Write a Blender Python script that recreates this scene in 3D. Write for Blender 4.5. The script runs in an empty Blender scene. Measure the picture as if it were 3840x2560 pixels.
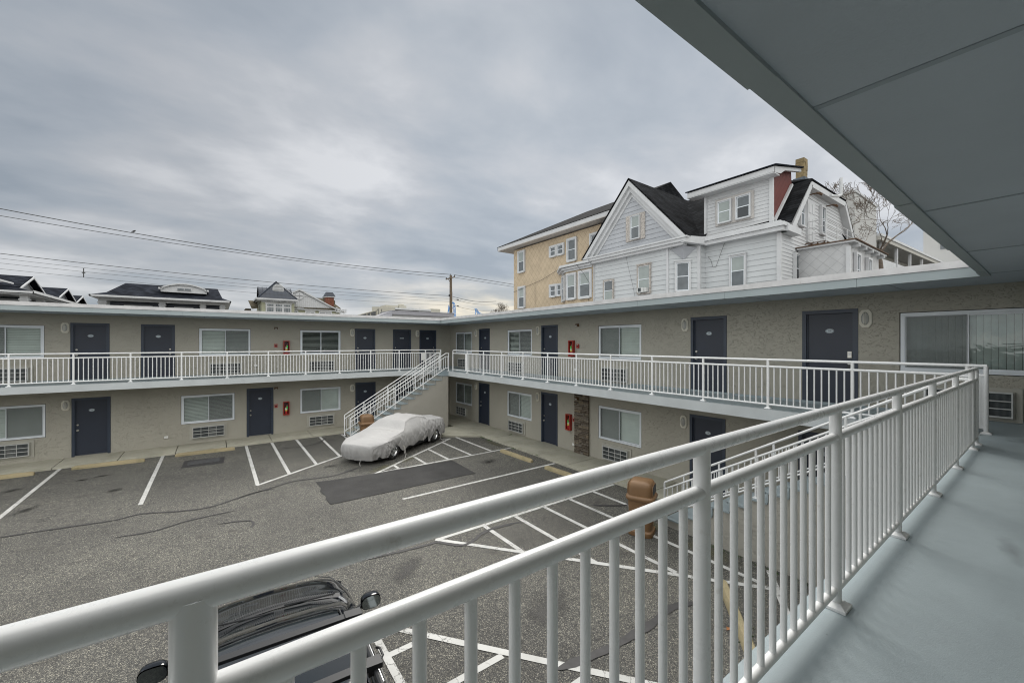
import bpy, bmesh, math, random
from mathutils import Vector, Matrix, noise
PI = math.pi
R = math.radians
random.seed(7)
SC = bpy.context.scene
COL = SC.collection

# ---------------------------------------------------------------- materials
def new_mat(name):
    m = bpy.data.materials.new(name); m.use_nodes = True
    nt = m.node_tree
    return m, nt, nt.nodes['Principled BSDF']

def N(nt, kind, **kw):
    n = nt.nodes.new(kind)
    for k, v in kw.items():
        if k in n.inputs: n.inputs[k].default_value = v
        else: setattr(n, k, v)
    return n

def ramp(nt, fac, stops, interp='LINEAR'):
    r = nt.nodes.new('ShaderNodeValToRGB'); r.color_ramp.interpolation = interp
    el = r.color_ramp.elements
    while len(el) < len(stops): el.new(0.5)
    for e, (p, c) in zip(el, stops):
        e.position = p; e.color = (c[0], c[1], c[2], 1) if hasattr(c, '__len__') else (c, c, c, 1)
    nt.links.new(fac, r.inputs[0])
    return r.outputs[0]

def coords(nt, scale=(1, 1, 1), kind='Object'):
    tc = nt.nodes.new('ShaderNodeTexCoord')
    mp = nt.nodes.new('ShaderNodeMapping'); mp.inputs['Scale'].default_value = scale
    nt.links.new(tc.outputs[kind], mp.inputs[0])
    return mp.outputs[0]

def world_pos(nt, scale=(1, 1, 1)):
    g = nt.nodes.new('ShaderNodeNewGeometry')
    mp = nt.nodes.new('ShaderNodeMapping'); mp.inputs['Scale'].default_value = scale
    nt.links.new(g.outputs['Position'], mp.inputs[0])
    return mp.outputs[0]

def noise_tex(nt, vec, scale, detail=4, rough=0.55, dist=0.0):
    n = N(nt, 'ShaderNodeTexNoise', Scale=scale, Detail=detail, Roughness=rough, Distortion=dist)
    nt.links.new(vec, n.inputs['Vector'])
    return n.outputs['Fac']

def mixc(nt, fac, a, b, mode='MIX'):
    m = nt.nodes.new('ShaderNodeMix'); m.data_type = 'RGBA'; m.blend_type = mode
    for sock, v in ((m.inputs[0], fac), (m.inputs[6], a), (m.inputs[7], b)):
        if hasattr(v, 'is_linked') or hasattr(v, 'links'): nt.links.new(v, sock)
        elif hasattr(v, '__len__'): sock.default_value = (v[0], v[1], v[2], 1)
        else: sock.default_value = v
    return m.outputs[2]

def mth(nt, op, a, b=None, c=None):
    m = nt.nodes.new('ShaderNodeMath'); m.operation = op
    for i, v in enumerate((a, b, c)):
        if v is None: continue
        if hasattr(v, 'links'): nt.links.new(v, m.inputs[i])
        else: m.inputs[i].default_value = v
    return m.outputs[0]

def bump(nt, bsdf, h, strength=0.3, dist=0.01):
    b = N(nt, 'ShaderNodeBump', Strength=strength, Distance=dist)
    nt.links.new(h, b.inputs['Height']); nt.links.new(b.outputs[0], bsdf.inputs['Normal'])

def plain(name, col, rough=0.5, metal=0.0, var=0.08, vscale=3.0, bmp=0.0, bscale=60, spec=0.5, dirt=0.0):
    m, nt, b = new_mat(name)
    v = world_pos(nt)
    f = noise_tex(nt, v, vscale, 5)
    lo = tuple(c*(1-var) for c in col); hi = tuple(min(1, c*(1+var)) for c in col)
    c = ramp(nt, f, [(0.3, lo), (0.7, hi)])
    if dirt > 0:
        d = noise_tex(nt, v, 9, 8, 0.7)
        dm = ramp(nt, d, [(0.62, 0.0), (0.75, dirt)])
        c = mixc(nt, dm, c, (0.16, 0.13, 0.10))
    nt.links.new(c, b.inputs['Base Color'])
    b.inputs['Roughness'].default_value = rough; b.inputs['Metallic'].default_value = metal
    b.inputs['Specular IOR Level'].default_value = spec
    if bmp > 0:
        h = noise_tex(nt, v, bscale, 4)
        bump(nt, b, h, bmp, 0.005)
    return m

M = {}
def stucco(name, col):
    m, nt, b = new_mat(name)
    v = world_pos(nt)
    big = noise_tex(nt, v, 0.8, 4)
    c = ramp(nt, big, [(0.25, tuple(x*0.92 for x in col)), (0.75, tuple(x*1.06 for x in col))])
    # knocked-down stucco: flat plateaus with ragged crevices
    vs_ = world_pos(nt, (1, 1, 1.7))
    n1 = noise_tex(nt, vs_, 11.0, 4, 0.55, 0.8)
    n2 = noise_tex(nt, vs_, 8.0, 4, 0.6, 1.0)
    rid = mth(nt, 'ABSOLUTE', mth(nt, 'SUBTRACT', n1, 0.5))
    crev = ramp(nt, rid, [(0.0, 0.0), (0.008, 0.7), (0.03, 1.0)])
    patch = ramp(nt, n2, [(0.46, 1.0), (0.56, 0.0)])
    crev2 = mth(nt, 'MAXIMUM', crev, patch)
    fine = noise_tex(nt, v, 45, 3)
    h = mth(nt, 'ADD', crev2, mth(nt, 'MULTIPLY', fine, 0.35))
    crevice_tone = ramp(nt, crev2, [(0.0, tuple(x*0.72 for x in col)), (0.5, col)])  # base colour goes darker along the crevices
    c2 = mixc(nt, 0.10, c, crevice_tone)
    nt.links.new(c2, b.inputs['Base Color'])
    b.inputs['Roughness'].default_value = 0.8
    bump(nt, b, h, 0.75, 0.015)
    return m

def asphalt():
    m, nt, b = new_mat('asphalt')
    v = world_pos(nt)
    vo = N(nt, 'ShaderNodeTexVoronoi', Scale=105.0); nt.links.new(v, vo.inputs['Vector'])
    sep = nt.nodes.new('ShaderNodeSeparateColor'); nt.links.new(vo.outputs['Color'], sep.inputs[0])
    agg = ramp(nt, sep.outputs[0], [(0.0, (0.022, 0.022, 0.0215)), (0.42, (0.047, 0.0455, 0.042)), (0.70, (0.080, 0.077, 0.068)), (0.88, (0.150, 0.141, 0.118)), (1.0, (0.29, 0.27, 0.215))])
    vo2 = N(nt, 'ShaderNodeTexVoronoi', Scale=55.0); nt.links.new(v, vo2.inputs['Vector'])
    sep2 = nt.nodes.new('ShaderNodeSeparateColor'); nt.links.new(vo2.outputs['Color'], sep2.inputs[0])
    agg2 = ramp(nt, sep2.outputs[1], [(0.0, 0.78), (0.8, 1.0), (1.0, 1.45)])
    c = mixc(nt, 1.0, agg, agg2, 'MULTIPLY')
    big = noise_tex(nt, v, 0.35, 6, 0.6)
    tone = ramp(nt, big, [(0.32, (0.86, 0.87, 0.90)), (0.52, (1.20, 1.22, 1.24)), (0.70, (1.50, 1.51, 1.50))])
    c = mixc(nt, 1.0, c, tone, 'MULTIPLY')
    st = noise_tex(nt, v, 1.4, 5, 0.65)
    stm = ramp(nt, st, [(0.58, 0.0), (0.70, 0.6)])
    c = mixc(nt, stm, c, (0.030, 0.028, 0.026))
    # fine meandering cracks
    ncr = noise_tex(nt, v, 0.55, 8, 0.62)
    cr = mth(nt, 'ABSOLUTE', mth(nt, 'SUBTRACT', ncr, 0.47))
    crm = ramp(nt, cr, [(0.0, 0.8), (0.0018, 0.0)])
    c = mixc(nt, crm, c, (0.015, 0.014, 0.013))
    nt.links.new(c, b.inputs['Base Color'])
    b.inputs['Roughness'].default_value = 0.85
    bump(nt, b, vo.outputs['Distance'], 0.6, 0.006)
    return m

def road_paint(name='road_paint', wear=0.5):
    m, nt, b = new_mat(name)
    v = world_pos(nt)
    vo = N(nt, 'ShaderNodeTexVoronoi', Scale=5.5, feature='DISTANCE_TO_EDGE')
    nz = N(nt, 'ShaderNodeTexNoise', Scale=14.0, Detail=5.0); nt.links.new(v, nz.inputs['Vector'])
    vm = nt.nodes.new('ShaderNodeMix'); vm.data_type = 'VECTOR'; vm.inputs[0].default_value = 0.12
    nt.links.new(v, vm.inputs[4]); nt.links.new(nz.outputs['Color'], vm.inputs[5])
    nt.links.new(vm.outputs[1], vo.inputs['Vector'])
    cr = ramp(nt, vo.outputs['Distance'], [(0.0, 1.0), (0.035, 0.0)])
    gate = ramp(nt, noise_tex(nt, v, 0.7, 3), [(0.42, 0.0), (0.55, 1.0)])
    cr = mth(nt, 'MULTIPLY', cr, gate)
    f = noise_tex(nt, v, 38, 6, 0.75)
    wr = ramp(nt, f, [(0.60, 0.0), (0.70, wear)])
    k = mth(nt, 'MAXIMUM', cr, wr)
    tone = ramp(nt, noise_tex(nt, v, 2.0, 4), [(0.3, (0.40, 0.40, 0.385)), (0.7, (0.54, 0.54, 0.525))])
    c = mixc(nt, k, tone, (0.07, 0.068, 0.062))
    nt.links.new(c, b.inputs['Base Color']); b.inputs['Roughness'].default_value = 0.75
    return m

def concrete(name, col, moss=0.25):
    m, nt, b = new_mat(name)
    v = world_pos(nt)
    a = ramp(nt, noise_tex(nt, v, 0.9, 6, 0.6), [(0.25, tuple(x*0.72 for x in col)), (0.6, col), (0.8, tuple(x*1.15 for x in col))])
    s = ramp(nt, noise_tex(nt, v, 60, 3), [(0.3, 0.85), (0.7, 1.08)])
    c = mixc(nt, 1.0, a, s, 'MULTIPLY')
    ms = ramp(nt, noise_tex(nt, v, 2.1, 6, 0.7), [(0.52, 0.0), (0.68, moss)])
    c = mixc(nt, ms, c, (0.13, 0.135, 0.065))
    nt.links.new(c, b.inputs['Base Color']); b.inputs['Roughness'].default_value = 0.85
    bump(nt, b, noise_tex(nt, v, 90, 4), 0.4, 0.004)
    return m

def floor_paint():
    m, nt, b = new_mat('deck_paint')
    v = world_pos(nt)
    col = (0.275, 0.325, 0.345)
    a = ramp(nt, noise_tex(nt, v, 1.1, 6, 0.6), [(0.3, tuple(x*0.86 for x in col)), (0.7, tuple(x*1.1 for x in col))])
    d = ramp(nt, noise_tex(nt, v, 5.0, 8, 0.72), [(0.60, 0.0), (0.75, 0.35)])
    c = mixc(nt, d, a, (0.19, 0.22, 0.22))
    sp = ramp(nt, noise_tex(nt, v, 26.0, 3, 0.5), [(0.78, 0.0), (0.80, 0.8)])
    c = mixc(nt, sp, c, (0.09, 0.09, 0.085))
    nt.links.new(c, b.inputs['Base Color'])
    b.inputs['Roughness'].default_value = 0.5
    b.inputs['Specular IOR Level'].default_value = 0.35
    bump(nt, b, noise_tex(nt, v, 160, 4, 0.65), 0.55, 0.003)
    return m

def shingle_roof(name, col, s=0.14):
    m, nt, b = new_mat(name)
    g = nt.nodes.new('ShaderNodeNewGeometry')
    sx = nt.nodes.new('ShaderNodeSeparateXYZ'); nt.links.new(g.outputs['Position'], sx.inputs[0])
    cb = nt.nodes.new('ShaderNodeCombineXYZ')
    nt.links.new(mth(nt, 'ADD', sx.outputs[0], sx.outputs[1]), cb.inputs[0]); nt.links.new(sx.outputs[2], cb.inputs[1])
    br = N(nt, 'ShaderNodeTexBrick', Scale=1.0)
    br.inputs['Brick Width'].default_value = 0.32; br.inputs['Row Height'].default_value = s
    br.inputs['Mortar Size'].default_value = 0.012; br.inputs['Mortar Smooth'].default_value = 0.2
    br.inputs['Color1'].default_value = (*[c*0.65 for c in col], 1); br.inputs['Color2'].default_value = (*[c*1.5 for c in col], 1)
    br.inputs['Mortar'].default_value = (*[c*0.35 for c in col], 1)
    nt.links.new(cb.outputs[0], br.inputs['Vector'])
    f = ramp(nt, noise_tex(nt, g.outputs['Position'], 1.1, 6, 0.65), [(0.3, 0.7), (0.7, 1.35)])
    c = mixc(nt, 1.0, br.outputs['Color'], f, 'MULTIPLY')
    nt.links.new(c, b.inputs['Base Color']); b.inputs['Roughness'].default_value = 0.95
    b.inputs['Specular IOR Level'].default_value = 0.02
    bump(nt, b, br.outputs['Fac'], -0.6, 0.02)
    return m

def diamond_shingle(name, col, line, s=0.32, axis='y', flat=1.0):
    m, nt, b = new_mat(name)
    g = nt.nodes.new('ShaderNodeNewGeometry')
    sx = nt.nodes.new('ShaderNodeSeparateXYZ'); nt.links.new(g.outputs['Position'], sx.inputs[0])
    h = mth(nt, 'ADD', sx.outputs[0], sx.outputs[1])
    z = mth(nt, 'MULTIPLY', sx.outputs[2], flat)
    out = []
    for sgn in ('ADD', 'SUBTRACT'):
        t = mth(nt, 'FRACT', mth(nt, 'DIVIDE', mth(nt, sgn, z, h), s))
        out.append(t)
    e1 = ramp(nt, out[0], [(0.0, 1.0), (0.07, 0.0)]); e2 = ramp(nt, out[1], [(0.0, 1.0), (0.07, 0.0)])
    k = mth(nt, 'MAXIMUM', e1, e2)
    nz = ramp(nt, noise_tex(nt, g.outputs['Position'], 1.6, 6, 0.65), [(0.3, tuple(x*0.85 for x in col)), (0.7, tuple(x*1.08 for x in col))])
    c = mixc(nt, mth(nt, 'MULTIPLY', k, 0.75), nz, line)
    nt.links.new(c, b.inputs['Base Color']); b.inputs['Roughness'].default_value = 0.7
    bump(nt, b, mth(nt, 'ADD', out[0], out[1]), 0.5, 0.02)
    return m

def stain_mat(name, col, strength):
    m, nt, b = new_mat(name)
    tc = nt.nodes.new('ShaderNodeTexCoord'); sx = nt.nodes.new('ShaderNodeVectorMath'); sx.operation = 'LENGTH'
    nt.links.new(tc.outputs['Object'], sx.inputs[0])
    v = world_pos(nt); nz = noise_tex(nt, v, 5.0, 6, 0.65)
    k = mth(nt, 'ADD', sx.outputs['Value'], mth(nt, 'MULTIPLY', nz, 0.9))
    a = ramp(nt, k, [(0.45, strength), (1.0, 0.0)])
    b.inputs['Base Color'].default_value = (*col, 1); b.inputs['Roughness'].default_value = 0.6
    tr = nt.nodes.new('ShaderNodeBsdfTransparent'); mx = nt.nodes.new('ShaderNodeMixShader')
    nt.links.new(a, mx.inputs[0]); nt.links.new(tr.outputs[0], mx.inputs[1]); nt.links.new(b.outputs[0], mx.inputs[2])
    nt.links.new(mx.outputs[0], nt.nodes['Material Output'].inputs[0])
    return m

def glass(name='window_glass', tint=(0.90, 0.95, 0.94), refl=1.0, wob=0.0):
    m, nt, b = new_mat(name)
    nt.nodes.remove(b)
    tr = N(nt, 'ShaderNodeBsdfTransparent', Color=(*tint, 1))
    gl = N(nt, 'ShaderNodeBsdfGlossy', Roughness=0.02, Color=(0.92, 0.97, 0.97, 1))
    fr = N(nt, 'ShaderNodeFresnel', IOR=1.75)
    f2 = mth(nt, 'MULTIPLY', fr.outputs[0], refl)
    if wob > 0:
        v = world_pos(nt, (1.0, 1.0, 1.6))
        bp = N(nt, 'ShaderNodeBump', Strength=wob, Distance=0.05)
        nt.links.new(noise_tex(nt, v, 1.3, 3, 0.5, 1.0), bp.inputs['Height']); nt.links.new(bp.outputs[0], gl.inputs['Normal'])
    mx = nt.nodes.new('ShaderNodeMixShader')
    nt.links.new(f2, mx.inputs[0]); nt.links.new(tr.outputs[0], mx.inputs[1]); nt.links.new(gl.outputs[0], mx.inputs[2])
    nt.links.new(mx.outputs[0], nt.nodes['Material Output'].inputs[0])
    return m

def screen_mat():
    m, nt, b = new_mat('insect_screen')
    nt.nodes.remove(b)
    tr = N(nt, 'ShaderNodeBsdfTransparent'); df = N(nt, 'ShaderNodeBsdfDiffuse', Color=(0.22, 0.235, 0.235, 1))
    mx = N(nt, 'ShaderNodeMixShader', Fac=0.5)
    nt.links.new(tr.outputs[0], mx.inputs[1]); nt.links.new(df.outputs[0], mx.inputs[2])
    nt.links.new(mx.outputs[0], nt.nodes['Material Output'].inputs[0])
    return m

def stone_mat():
    m, nt, b = new_mat('ledge_stone')
    g = nt.nodes.new('ShaderNodeNewGeometry')
    c = ramp(nt, g.outputs['Random Per Island'], [(0.0, (0.055, 0.042, 0.032)), (0.35, (0.11, 0.085, 0.062)), (0.6, (0.16, 0.14, 0.115)), (0.85, (0.21, 0.165, 0.11)), (1.0, (0.13, 0.12, 0.11))])
    f = ramp(nt, noise_tex(nt, g.outputs['Position'], 22, 5, 0.7), [(0.3, 0.55), (0.7, 1.4)])
    c = mixc(nt, 1.0, c, f, 'MULTIPLY')
    nt.links.new(c, b.inputs['Base Color']); b.inputs['Roughness'].default_value = 0.85
    bump(nt, b, noise_tex(nt, g.outputs['Position'], 30, 5), 0.7, 0.02)
    return m

def white_metal():
    m, nt, b = new_mat('railing_paint')
    v = world_pos(nt)
    f = noise_tex(nt, v, 2.2, 5, 0.6)
    c = ramp(nt, f, [(0.3, (0.76, 0.77, 0.775)), (0.7, (0.82, 0.825, 0.825))])
    d = noise_tex(nt, v, 11, 8, 0.75)
    c = mixc(nt, ramp(nt, d, [(0.60, 0.0), (0.72, 0.35)]), c, (0.33, 0.29, 0.24))
    d2 = noise_tex(nt, v, 60, 4, 0.6)
    c = mixc(nt, ramp(nt, d2, [(0.76, 0.0), (0.80, 0.5)]), c, (0.2, 0.17, 0.13))
    nt.links.new(c, b.inputs['Base Color'])
    nt.links.new(ramp(nt, d, [(0.3, 0.22), (0.7, 0.38)]), b.inputs['Roughness'])
    b.inputs['Coat Weight'].default_value = 0.25
    b.inputs['Coat Roughness'].default_value = 0.2
    bump(nt, b, noise_tex(nt, v, 25, 5, 0.6), 0.12, 0.003)
    return m

def fabric():
    m, nt, b = new_mat('cover_fabric')
    v = world_pos(nt)
    a = ramp(nt, noise_tex(nt, v, 1.3, 6, 0.6), [(0.3, (0.33, 0.325, 0.325)), (0.7, (0.40, 0.395, 0.39))])
    st = ramp(nt, noise_tex(nt, v, 4.5, 6, 0.7), [(0.66, 0.0), (0.78, 0.35)])
    c = mixc(nt, st, a, (0.27, 0.24, 0.21))
    nt.links.new(c, b.inputs['Base Color']); b.inputs['Roughness'].default_value = 0.8
    b.inputs['Sheen Weight'].default_value = 0.15
    h = mth(nt, 'ADD', noise_tex(nt, v, 5, 4, 0.5, 1.5), mth(nt, 'MULTIPLY', noise_tex(nt, v, 220, 2), 0.04))
    bump(nt, b, h, 0.35, 0.035)
    return m

def bark(name, col):
    return plain(name, col, 0.9, var=0.3, vscale=8, bmp=0.6, bscale=25)

M['stucco'] = stucco('wall_stucco', (0.385, 0.368, 0.315))
M['stair_stucco'] = stucco('stair_stucco', (0.37, 0.355, 0.315))
M['asphalt'] = asphalt()
M['paint_line'] = road_paint()
M['walk'] = concrete('sidewalk_concrete', (0.43, 0.415, 0.34))
M['stop'] = concrete('wheel_stop_concrete', (0.34, 0.285, 0.17), 0.45)
M['deck'] = floor_paint()
M['deck_edge'] = plain('slab_edge_paint', (0.48, 0.51, 0.52), 0.6, var=0.06, vscale=2, bmp=0.5, bscale=40)
M['fascia'] = plain('fascia_paint', (0.31, 0.36, 0.375), 0.45, var=0.05, vscale=1.5)
M['coping'] = plain('roof_flashing', (0.56, 0.555, 0.56), 0.6, var=0.12, vscale=4, dirt=0.4)
M['soffit'] = plain('soffit_paint', (0.43, 0.485, 0.535), 0.75, var=0.05, vscale=1.2, bmp=0.45, bscale=70)
M['rail'] = white_metal()
M['vinyl'] = plain('white_vinyl', (0.70, 0.74, 0.78), 0.4, var=0.04)
M['seal'] = plain('dark_seal', (0.03, 0.033, 0.035), 0.6)
M['door'] = plain('door_paint', (0.021, 0.028, 0.046), 0.45, var=0.07, vscale=2)
M['door_frame'] = plain('door_frame_paint', (0.030, 0.042, 0.066), 0.42, var=0.05)
M['metal'] = plain('satin_metal', (0.55, 0.54, 0.50), 0.3, metal=0.9)
M['plate'] = plain('plate_enamel', (0.50, 0.57, 0.62), 0.5)
M['ink'] = plain('plate_ink', (0.02, 0.025, 0.03), 0.6)
M['blind'] = plain('blind_slat', (0.74, 0.76, 0.73), 0.5, var=0.05)
M['curtain'] = plain('vertical_blind', (0.62, 0.68, 0.66), 0.7, var=0.1, vscale=5)
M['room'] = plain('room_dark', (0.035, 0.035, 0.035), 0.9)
M['glass'] = glass(refl=0.55)
M['glass_wavy'] = glass('window_glass_wavy', refl=0.9, wob=0.06)
M['screen'] = screen_mat()
M['ac_white'] = plain('ac_grille_paint', (0.50, 0.51, 0.50), 0.5, dirt=0.35)
M['ac_core'] = plain('ac_fins', (0.045, 0.055, 0.06), 0.5, metal=0.3, var=0.5, vscale=7)
M['ac_core2'] = plain('ac_fins_pale', (0.16, 0.17, 0.17), 0.5, metal=0.3, var=0.3, vscale=9)
M['sleeve'] = plain('ac_sleeve_paint', (0.40, 0.39, 0.345), 0.6, var=0.05)
M['lamp_base'] = plain('lamp_housing', (0.66, 0.64, 0.56), 0.5)
M['lamp_lens'] = plain('lamp_lens', (0.46, 0.46, 0.44), 0.25)
M['red'] = plain('red_plastic', (0.36, 0.035, 0.022), 0.4, var=0.15)
M['red_dark'] = plain('cabinet_inside', (0.05, 0.008, 0.01), 0.5)
M['ext_red'] = plain('extinguisher_red', (0.45, 0.02, 0.02), 0.3)
M['yellow_label'] = plain('label_yellow', (0.62, 0.58, 0.10), 0.5)
M['green_tag'] = plain('tag_green', (0.05, 0.62, 0.10), 0.5)
M['white_label'] = plain('label_white', (0.7, 0.7, 0.68), 0.5)
M['brown'] = plain('brown_housing', (0.10, 0.055, 0.025), 0.45, var=0.25)
M['stone'] = stone_mat()
M['mortar'] = plain('stone_mortar', (0.40, 0.36, 0.28), 0.9, var=0.2, vscale=20)
M['bin'] = plain('bin_plastic', (0.185, 0.104, 0.048), 0.5, var=0.10, vscale=4, bmp=0.2, bscale=50)
M['bin_dark'] = plain('bin_opening', (0.012, 0.012, 0.016), 0.5)
M['cover'] = fabric()
M['rubber'] = plain('tyre_rubber', (0.018, 0.018, 0.018), 0.75)
M['chrome'] = plain('wheel_chrome', (0.55, 0.56, 0.57), 0.22, metal=1.0)
M['strap'] = plain('strap_webbing', (0.62, 0.61, 0.58), 0.8)
M['car_black'] = plain('car_paint_black', (0.004, 0.005, 0.007), 0.09, var=0.0, spec=0.25)
M['car_black'].node_tree.nodes['Principled BSDF'].inputs['Coat Weight'].default_value = 0.6
M['car_black'].node_tree.nodes['Principled BSDF'].inputs['Coat Roughness'].default_value = 0.02
M['car_glass'] = plain('car_glass', (0.010, 0.013, 0.015), 0.04, var=0.0, spec=0.9)
M['car_trim'] = plain('car_trim', (0.010, 0.011, 0.013), 0.5, var=0.0)
M['mirror'] = plain('mirror_glass', (0.30, 0.34, 0.36), 0.05, metal=1.0)
M['lamp_clear'] = plain('headlamp_lens', (0.35, 0.36, 0.38), 0.1)
M['sealer'] = plain('crack_sealer', (0.030, 0.029, 0.030), 0.7, var=0.3, vscale=8)
M['patch'] = plain('asphalt_patch', (0.024, 0.0235, 0.0235), 0.9, var=0.35, vscale=1.4, bmp=0.8, bscale=120)
M['iron'] = plain('cast_iron', (0.055, 0.055, 0.058), 0.7, var=0.3, vscale=10)
M['siding'] = plain('pale_aluminium_siding', (0.47, 0.49, 0.50), 0.6, var=0.05, vscale=0.8, dirt=0.25)
M['siding_grey'] = plain('weathered_grey_siding', (0.37, 0.385, 0.41), 0.6, var=0.08, vscale=0.9, dirt=0.3)
M['siding_white'] = plain('white_vinyl_siding', (0.50, 0.51, 0.52), 0.55, var=0.03, dirt=0.12)
M['trim'] = plain('white_trim', (0.50, 0.51, 0.52), 0.5, var=0.07, vscale=2, dirt=0.35)
M['trim_grey'] = plain('grey_board', (0.44, 0.42, 0.40), 0.7, var=0.12, dirt=0.4)
M['weathered'] = plain('peeling_board', (0.40, 0.37, 0.34), 0.8, var=0.45, vscale=12)
M['roof_dark'] = shingle_roof('dark_shingles', (0.016, 0.017, 0.019))
M['roof_brown'] = shingle_roof('brown_shingles', (0.085, 0.075, 0.055))
M['roof_slate'] = shingle_roof('slate_shingles', (0.018, 0.0205, 0.027))
M['red_shingle'] = diamond_shingle('red_shingles', (0.12, 0.022, 0.016), (0.015, 0.005, 0.004), 0.30)
M['yellow_shingle'] = diamond_shingle('yellow_diamond_shingles', (0.49, 0.395, 0.275), (0.17, 0.12, 0.08), 0.44, flat=0.82)
M['white_shingle'] = diamond_shingle('white_diamond_shingles', (0.50, 0.505, 0.51), (0.26, 0.26, 0.27), 0.50)
M['shade'] = plain('window_shade', (0.30, 0.335, 0.325), 0.8)
M['pane_dark'] = plain('dark_pane', (0.02, 0.025, 0.03), 0.08, var=0.0)
M['pane_mid'] = plain('grey_pane', (0.10, 0.115, 0.125), 0.12, var=0.2)
M['rust'] = plain('rusty_steel', (0.10, 0.055, 0.03), 0.8, var=0.4, vscale=9)
M['chim_yellow'] = plain('buff_block', (0.21, 0.16, 0.085), 0.9, var=0.3, vscale=5, bmp=0.6, bscale=20)
M['lead'] = plain('lead_flashing', (0.065, 0.08, 0.10), 0.45, metal=0.4, var=0.3, vscale=4)
M['green_siding'] = plain('sage_siding', (0.33, 0.335, 0.235), 0.7, var=0.05)
M['navy_metal'] = plain('navy_metal_roof', (0.020, 0.028, 0.045), 0.4, var=0.15)
M['brick'] = None
M['cream'] = plain('cream_render', (0.40, 0.385, 0.33), 0.8, var=0.06)
M['grey_render'] = plain('grey_render', (0.25, 0.25, 0.27), 0.8, var=0.05)
M['white_render'] = plain('white_render', (0.42, 0.42, 0.41), 0.8, var=0.03, vscale=0.3)
M['white_render2'] = plain('offwhite_render', (0.40, 0.39, 0.36), 0.8, var=0.03, vscale=0.3)
M['wood_pole'] = bark('pole_wood', (0.13, 0.10, 0.070))
M['wire'] = plain('wire_black', (0.03, 0.03, 0.03), 0.6)
M['blue_steel'] = plain('blue_steel', (0.06, 0.24, 0.55), 0.45)
M['twig'] = bark('bare_bark', (0.13, 0.105, 0.085))
M['feather'] = plain('bird_feathers', (0.02, 0.02, 0.02), 0.7)
M['flat_roof'] = plain('white_roof_membrane', (0.38, 0.38, 0.39), 0.8, var=0.2, vscale=0.8)
M['weed'] = plain('weed_green', (0.055, 0.11, 0.02), 0.8, var=0.4, vscale=20)
M['oil'] = stain_mat('oil_stain', (0.012, 0.011, 0.010), 0.75)
M['moss'] = stain_mat('moss_film', (0.10, 0.095, 0.040), 0.55)
M['scuff'] = stain_mat('deck_scuff', (0.18, 0.20, 0.205), 0.3)
M['leaf'] = plain('dead_leaf', (0.30, 0.13, 0.05), 0.8)
M['caulk'] = plain('dark_joint', (0.30, 0.345, 0.38), 0.8)

def brick_mat():
    m, nt, b = new_mat('red_brick')
    g = nt.nodes.new('ShaderNodeNewGeometry')
    c = ramp(nt, noise_tex(nt, g.outputs['Position'], 4.5, 5, 0.7), [(0.3, (0.09, 0.03, 0.018)), (0.5, (0.16, 0.06, 0.035)), (0.62, (0.16, 0.05, 0.03)), (0.75, (0.50, 0.36, 0.27))])
    nt.links.new(c, b.inputs['Base Color']); b.inputs['Roughness'].default_value = 0.9
    return m
M['brick'] = brick_mat()

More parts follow.
